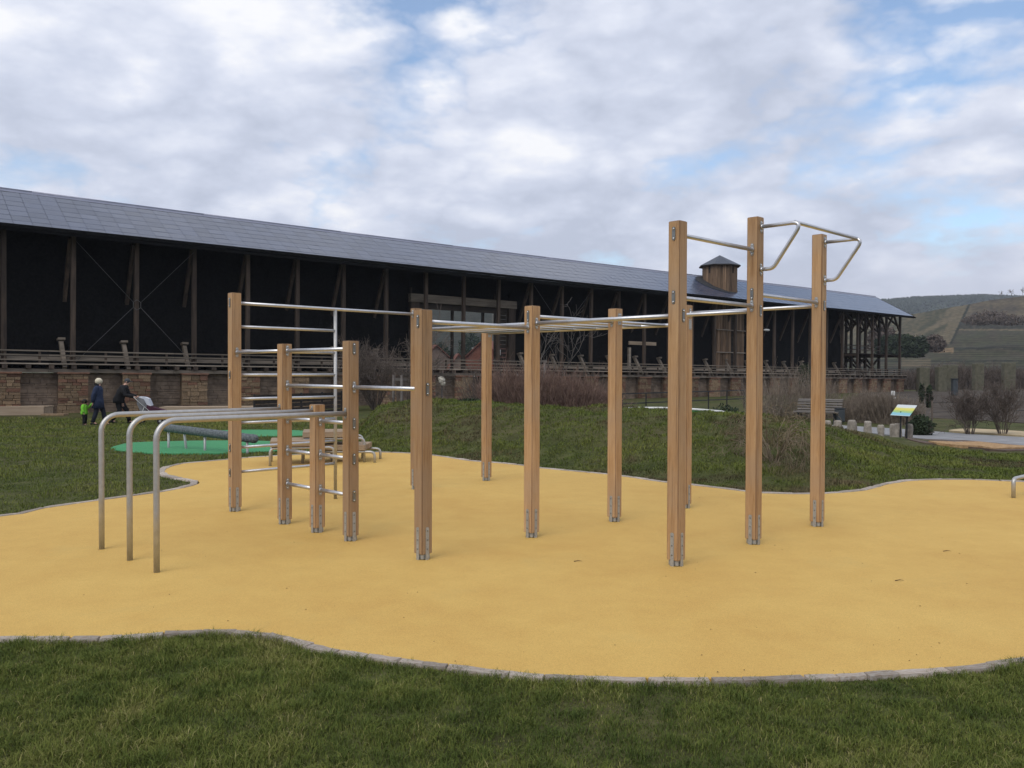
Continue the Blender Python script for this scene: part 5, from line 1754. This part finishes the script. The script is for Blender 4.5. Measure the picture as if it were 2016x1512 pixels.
for k, (px, py) in enumerate(((1970, 586), (1993, 582), (2013, 580))):
    c = D(px, py + 1, 440)
    t = thing('ridge_tree', ('thin bare tree on the hilltop, leftmost of three', 'thin bare tree on the hilltop, middle of three', 'thin bare tree on the hilltop at the right edge')[k], 'tree', c, 0, 'bare trees on the hilltop')
    A, B = Twigs(), Twigs()
    pts = grow(A, Vector((0, 0, -.5)), Vector((0, 0, 1)), 3.2, .10, 0)
    for j in range(14):
        grow(B, pts[2].lerp(pts[4], random.random()), rv(.5) + Vector((0, 0, .8)), random.uniform(.8, 1.8), .06, 1, 3, rmin=.04)
    A.build('trunk', 'twig', t); B.build('crown', 'twig', t)

# ------------------------------------------------------------------ houses and trees beyond the glazed opening
def house(label, px, d, w_, dep, z_e, z_r, rz, wall, tile, gable_front=True):
    p = D(px, 700, d); p.z = -.4
    t = thing('house', label, 'house', p, rz)
    MB().box((0, dep / 2, z_e / 2), (w_, dep, z_e)).build('wall', wall, t)
    g_ = MB()
    for y in (0.0, dep):
        g_.add([(-w_ / 2, y, z_e), (w_ / 2, y, z_e), (0, y, z_r)], [(0, 1, 2)])
    g_.build('gable', wall, t)
    for s in (-1, 1):
        r_ = MB()
        ov = .35
        ex, ez = s * (w_ / 2 + .4), z_e - .4 * (z_r - z_e) / (w_ / 2)
        r_.add([(0, -ov, z_r), (ex, -ov, ez), (ex, dep + ov, ez), (0, dep + ov, z_r), (0, -ov, z_r + .2), (ex, -ov, ez + .2), (ex, dep + ov, ez + .2), (0, dep + ov, z_r + .2)],
               [(0, 1, 2, 3), (7, 6, 5, 4), (0, 4, 5, 1), (1, 5, 6, 2), (2, 6, 7, 3)])
        r_.build('roof', tile, t)
    for x in (-w_ * .22, w_ * .22):
        f = MB().box((x, -.04, z_e * .55), (w_ * .16, .08, z_e * .28)).build('window', 'white', t)
        MB().box((x, -.09, z_e * .55), (w_ * .12, .03, z_e * .22)).build('pane', 'solar', f)
    return t
h_ = house('brick red gabled house seen through the glazed opening, right pane', 951, 140, 9.5, 11, 2.8, D(949, 671, 140).z + .4, math.radians(-12), 'roof_tile', 'roof_tile')
MB().box((-2.4, 4, 6.0), (1.0, .9, .08)).build('skylight', 'white', h_)
h_ = house('reddish house with a white gable edge seen through the left pane', 858, 135, 9.0, 10, 2.6, D(866, 681, 135).z + .4, math.radians(35), 'house_wall', 'roof_tile')
house('small red roofed shed with a pale skylight in the middle pane', 903, 130, 3.2, 4, 2.2, D(903, 698, 130).z + .4, math.radians(10), 'house_wall', 'roof_tile')
for px, d, hgt, lab in ((868, 200, 9.5, 'dark round tree beyond the houses, in the left pane'), (928, 205, 12.0, 'dark conifer beyond the houses, in the right pane')):
    c = D(px, 700, d)
    t = leafy('tree', lab, 'tree', px, d, hgt * .28, hgt * .28, hgt * .42, 2600, 'evergreen', .28, None, None, hgt * .2)
    MB().tube([(0, 0, -.5), (0, 0, hgt * .5)], [.35, .2], 8).build('trunk', 'twig', t)

# ------------------------------------------------------------------ people
def loft(path, mt, name, parent, n=12):
    """path: (centre, rx, ry) ellipses stacked along a limb or a garment"""
    mb = MB()
    rg = []
    for i, (c, rx, ry) in enumerate(path):
        rg.append([(c[0] + rx * math.cos(2 * PI * k / n), c[1] + ry * math.sin(2 * PI * k / n), c[2]) for k in range(n)])
    mb.rings(rg)
    return mb.build(name, mt, parent)
def hand(bm_pts, edges, rad, wrist, d, side, curl=0.5, s=1.0):
    """palm, four bent fingers of unequal length and a thumb from the side of the palm"""
    d = d.normalized()
    a, b = perp(d)
    across = a
    nrm = b
    def addv(p, r, parent):
        bm_pts.append(p); rad.append(r); edges.append((parent, len(bm_pts) - 1)); return len(bm_pts) - 1
    palm = addv(bm_pts[wrist] + d * .05 * s, .030 * s, wrist)
    for k, L in enumerate((.062, .072, .068, .052)):
        o = across * (k - 1.5) * .019 * s
        r0 = addv(bm_pts[palm] + d * .035 * s + o, .0098 * s, palm)
        r1 = addv(bm_pts[r0] + (d - nrm * curl * .6).normalized() * L * .5 * s, .0088 * s, r0)
        addv(bm_pts[r1] + (d - nrm * curl * 1.6).normalized() * L * .5 * s, .0075 * s, r1)
    t0 = addv(bm_pts[wrist] + d * .03 * s + across * -.035 * s, .012 * s, palm)
    addv(bm_pts[t0] + (d * .7 - across * .6 - nrm * .4).normalized() * .05 * s, .009 * s, t0)
def person(label, loc, rz, s, j, cat='person'):
    """j: joints in units of a 1.7 m adult; the body is one skinned surface, clothing and hair are its children"""
    root = thing('person', label, cat, loc, rz)
    V = lambda k: Vector(j[k]) * s
    names = ['pelvis', 'waist', 'chest', 'neck', 'head', 'crown']
    pts, rad, edges, idx = [], [], [], {}
    def put(nm, p, r, par=None):
        pts.append(p); rad.append(r * s); idx[nm] = len(pts) - 1
        if par is not None: edges.append((idx[par], idx[nm]))
    hr = j.get('head_r', .088)
    put('pelvis', V('pelvis'), .125); put('waist', V('pelvis').lerp(V('chest'), .5), .115, 'pelvis'); put('chest', V('chest'), .135, 'waist')
    put('neck', V('neck'), .052, 'chest'); put('head', V('head'), hr, 'neck')
    put('crown', V('head') + (V('head') - V('neck')).normalized() * .07 * s, hr * .78, 'head')
    fd = Vector(j['face']).normalized()
    put('nose', V('head') + fd * (hr + .012) * s + Vector((0, 0, -.012 * s)), .016, 'head')
    for sd_ in ('l', 'r'):
        put('hip' + sd_, V('pelvis').lerp(V('knee' + sd_), .22), .088, 'pelvis'); put('knee' + sd_, V('knee' + sd_), .056, 'hip' + sd_)
        put('ank' + sd_, V('ank' + sd_), .040, 'knee' + sd_); put('toe' + sd_, V('ank' + sd_) + Vector(j.get('toe', (.14, 0, -.05))) * s, .034, 'ank' + sd_)
        put('sho' + sd_, V('sho' + sd_), .062, 'chest'); put('elb' + sd_, V('elb' + sd_), .044, 'sho' + sd_); put('wri' + sd_, V('wri' + sd_), .030, 'elb' + sd_)
        rs = []
        n0 = len(pts)
        hand(pts, edges, rs, idx['wri' + sd_], V('wri' + sd_) - V('elb' + sd_), 1 if sd_ == 'l' else -1, .6, s)
        rad += rs
    me = bpy.data.meshes.new('body')
    bm2 = bmesh.new()
    lay = bm2.verts.layers.skin.verify()
    vv_ = []
    for i, (p, r) in enumerate(zip(pts, rad)):
        v = bm2.verts.new(p); v[lay].radius = (r, r); v[lay].use_root = (i == 0); vv_.append(v)
    for a, b in edges: bm2.edges.new((vv_[a], vv_[b]))
    bm2.to_mesh(me); bm2.free()
    body = obj('body', me, 'skin', root)
    mo = body.modifiers.new('skin', 'SKIN'); mo.use_smooth_shade = True
    su = body.modifiers.new('smooth', 'SUBSURF'); su.levels = su.render_levels = 1
    hd, hv = V('head'), fd
    sd3 = Vector((0, 0, 1)).cross(hv).normalized()
    for e in (-1, 1):
        MB().ball(hd + hv * hr * .86 * s + sd3 * e * .034 * s + Vector((0, 0, .012 * s)), .011 * s, 7, 5).build('eye', 'hair', root)
        MB().ball(hd + sd3 * e * hr * 1.0 * s + Vector((0, 0, -.005)), (.02 * s, .02 * s, .03 * s), 7, 5).build('ear', 'skin', root)
    MB().beam(hd + hv * hr * .93 * s - sd3 * .022 * s + Vector((0, 0, -.05 * s)), hd + hv * hr * .93 * s + sd3 * .022 * s + Vector((0, 0, -.05 * s)), .008 * s, .01 * s).build('mouth', 'maroon', root)
    return root, V, s
def legs(root, V, s, mt, shoe_mt, fat=1.0):
    for sd_ in ('l', 'r'):
        hp = V('pelvis').lerp(V('knee' + sd_), .05); off = Vector((0, (.085 if sd_ == 'l' else -.085) * s, 0))
        MB().tube([hp + off + Vector((0, 0, .06 * s)), hp.lerp(V('knee' + sd_), .4) + off * .6, V('knee' + sd_), V('knee' + sd_).lerp(V('ank' + sd_), .4), V('ank' + sd_) + Vector((0, 0, .01))],
                  [.115 * s * fat, .105 * s * fat, .080 * s * fat, .080 * s * fat, .068 * s * fat], 12).build('trouser_leg', mt, root)
        a = V('ank' + sd_)
        sh = MB()
        rg = []
        for x, w_, h_ in ((-.085, .030, .05), (-.05, .042, .085), (.02, .046, .085), (.10, .050, .055), (.17, .040, .04), (.195, .02, .02)):
            rg.append([(a.x + x * s, a.y + w_ * s * math.cos(q), a.z - .085 * s + max(0, h_ * s * (0.5 + .5 * math.sin(q)))) for q in [2 * PI * k / 10 for k in range(10)]])
        sh.rings(rg).build('shoe', shoe_mt, root)
def sleeves(root, V, s, mt, fat=1.0):
    for sd_ in ('l', 'r'):
        S_, E_, W_ = V('sho' + sd_), V('elb' + sd_), V('wri' + sd_)
        MB().tube([S_.lerp(V('chest'), .22) + Vector((0, 0, .02 * s)), S_, S_.lerp(E_, .5), E_, E_.lerp(W_, .5), W_], [.085 * s * fat, .085 * s * fat, .076 * s * fat, .066 * s * fat, .060 * s * fat, .050 * s * fat], 12).build('sleeve', mt, root)
def garment(root, V, s, mt, hem, hem_w, name='coat', fat=1.0):
    p, c, n = V('pelvis'), V('chest'), V('neck')
    hz = hem * s
    bx = p.x + (hz - p.z) * (-.02)
    rows = [((bx, p.y, hz), hem_w * .80 * s, hem_w * s), ((p.x, p.y, p.z), .165 * s * fat, .195 * s * fat), (tuple(p.lerp(c, .55)), .140 * s * fat, .172 * s * fat),
            (tuple(c), .150 * s * fat, .205 * s * fat), (tuple(c.lerp(n, .55)), .125 * s * fat, .175 * s * fat), (tuple(c.lerp(n, .85)), .085 * s * fat, .10 * s * fat), (tuple(n + Vector((0, 0, .015 * s))), .070 * s, .074 * s)]
    return loft(rows, mt, name, root, 16)
def cap(root, V, s, mt, hr, name='hat', up=.035, big=1.12, brim=False):
    mb = MB()
    h_ = V('head') + Vector((0, 0, up * s))
    mb.ball(h_, (hr * big * s, hr * big * s, hr * big * .95 * s), 14, 9, 0, .025)
    return mb.build(name, mt, root)
random.seed(11)
hdg = math.radians(34)
base = dict(pelvis=(0, 0, .92), chest=(0, 0, 1.28), neck=(.01, 0, 1.45), head=(.03, 0, 1.58), face=(.8, -.55, -.05), head_r=.09,
            kneel=(.06, .10, .50), ankl=(-.02, .12, .085), kneer=(.10, -.10, .50), ankr=(.14, -.13, .085), shol=(0, .19, 1.37), shor=(0, -.19, 1.37),
            elbl=(-.05, .25, 1.08), wril=(.04, .25, .86), elbr=(-.06, -.25, 1.08), wrir=(.0, -.27, .83))
# woman: nearest the camera in the pair with the child
pw = G(193, 832, -.17); pw.z = h1(pw.x, pw.y)
jw = dict(base)
jw.update(face=(.75, -.65, -.1), wrir=(-.12, -.22, .84), elbr=(-.10, -.26, 1.08), kneel=(.16, .09, .50), ankl=(.22, .09, .085), kneer=(-.04, -.09, .49), ankr=(-.16, -.09, .10))
root, V, s = person('person in a long navy coat and cream woolly hat holding a child by the hand', pw, math.radians(12), .945, jw)
legs(root, V, s, 'dark_trouser', 'black_cloth'); sleeves(root, V, s, 'navy', 1.05); garment(root, V, s, 'navy', .62, .27, fat=1.16)
cap(root, V, s, 'cream_wool', .09, 'hat', .03, 1.45)
MB().ball(V('neck') + Vector((-.03, 0, .03)) * s, (.105 * s, .115 * s, .06 * s), 12, 6).build('scarf', 'black_cloth', root)
MB().ball(V('head') + Vector((-.035, 0.0, -.03)) * s, (.085 * s, .088 * s, .095 * s), 10, 7).build('hair', 'hair', root)
# child
pc_ = G(166, 832.5, -.17); pc_.z = h1(pc_.x, pc_.y)
jc = dict(pelvis=(0, 0, .82), chest=(0, 0, 1.16), neck=(.0, 0, 1.34), head=(.02, 0, 1.52), face=(.9, .2, -.1), head_r=.15,
          kneel=(.05, .10, .46), ankl=(.02, .11, .09), kneer=(.03, -.10, .46), ankr=(.0, -.12, .09), shol=(0, .2, 1.27), shor=(0, -.2, 1.27),
          elbl=(.16, .26, 1.12), wril=(.42, .22, 1.40), elbr=(-.02, -.27, 1.02), wrir=(.06, -.28, .82))
root, V, s = person('child in a bright lime green jacket and dark trousers beside the person in navy', pc_, math.radians(8), .535, jc)
legs(root, V, s, 'black_cloth', 'black_cloth', 1.25); sleeves(root, V, s, 'lime', 1.3); garment(root, V, s, 'lime', .72, .27, 'jacket', 1.32)
cap(root, V, s, 'hair', .15, 'hair', .03, 1.10)
# man pushing the pushchair
pm_ = G(236, 829, -.17); pm_.z = h1(pm_.x, pm_.y)
jm = dict(pelvis=(-.04, 0, .90), chest=(.10, 0, 1.24), neck=(.19, 0, 1.40), head=(.26, 0, 1.52), face=(1, -.12, -.15), head_r=.09,
          kneel=(.20, .10, .50), ankl=(.30, .10, .09), kneer=(.02, -.10, .48), ankr=(-.26, -.10, .13), shol=(.13, .19, 1.33), shor=(.13, -.19, 1.33),
          elbl=(.26, .24, 1.06), wril=(.52, .20, .99), elbr=(.22, -.24, 1.06), wrir=(.52, -.20, .99))
root, V, s = person('person in a black jacket and grey cap leaning forward to push a pushchair', pm_, math.radians(10), .985, jm)
legs(root, V, s, 'black_cloth', 'black_cloth'); sleeves(root, V, s, 'black_cloth', 1.1); garment(root, V, s, 'black_cloth', .76, .24, 'jacket', 1.2)
cap(root, V, s, 'grey_wool', .09, 'cap', .04, 1.12)
MB().beam(V('head') + Vector((.08, 0, .035)) * s, V('head') + Vector((.17, 0, .015)) * s, .13 * s, .014).build('cap_peak', 'grey_wool', root)
# pushchair
pp = pm_ + Vector((math.cos(math.radians(10)), math.sin(math.radians(10)), 0)) * .98
pp.z = h1(pp.x, pp.y)
t = thing('pushchair', 'maroon and grey pushchair with a pale blanket pushed along the wall', 'pushchair', pp, math.radians(10))
MB().tube([(-.47, -.22, .985), (-.47, .22, .985)], .018, 10).build('handle', 'black_cloth', t)
for s_ in (-1, 1):
    y = s_ * .23
    MB().tube([(-.47, y, .985), (-.30, y, .80), (.05, y, .48), (.44, y, .12)], .014, 8).build('frame_tube', 'galvanised', t)
    MB().tube([(-.10, y, .62), (-.28, y, .12)], .014, 8).build('frame_tube', 'galvanised', t)
    MB().tube([(.10, y, .44), (.52, y * 1.02, .33)], .02, 8).build('side_rail', 'grey_cloth', t)
    for x in (-.28, .44):
        mb = MB()
        c = Vector((x, y * 1.12, .105))
        mb.tube([c + Vector((0, -.022, 0)), c + Vector((0, .022, 0))], .105, 16); wh = mb.build('wheel', 'black_cloth', t)
        MB().tube([c + Vector((0, -.026, 0)), c + Vector((0, .026, 0))], .045, 12).build('rim', 'galvanised', wh)
def sheet_box(pts2, y0, y1, name, mt):
    mb = MB(); mb.rings([[(x, y, z) for x, z in pts2] for y in (y0, y0 * .9, y1 * .9, y1)], 0, False); return mb.build(name, mt, t)
sheet_box([(-.12, .36), (.30, .28), (.62, .30), (.72, .40), (.58, .48), (.18, .60), (-.10, .72)], -.20, .20, 'seat', 'maroon')
sheet_box([(-.36, .72), (-.20, .36), (-.10, .36), (-.02, .66), (-.14, .90), (-.34, .96)], -.21, .21, 'hood', 'grey_cloth')
sheet_box([(-.20, .78), (.02, .58), (.12, .66), (.02, .90), (-.10, .96), (-.30, .98)], -.16, .17, 'blanket', 'blanket')
MB().tube([(.02, -.245, .42), (.02, -.21, .42)], .055, 14).build('hub_badge', 'white', t)

# ------------------------------------------------------------------ haze: one box of thin air round everything
hz = MB().box((0, 0, 74.2), (5200, 5200, 151.6)).build('haze', None)
hzm = bpy.data.materials.new('haze'); hzm.use_nodes = True
ht = hzm.node_tree
ht.nodes.clear()
pv = N(ht, 'ShaderNodeVolumePrincipled')
pv.inputs['Color'].default_value = (0.80, 0.86, 0.97, 1)
pv.inputs['Density'].default_value = 0.00022
mo_ = N(ht, 'ShaderNodeOutputMaterial')
ht.links.new(pv.outputs[0], mo_.inputs['Volume'])
hz.data.materials.append(hzm)
tag(hz, 'thin pale air over the whole place', None, None, 'stuff')
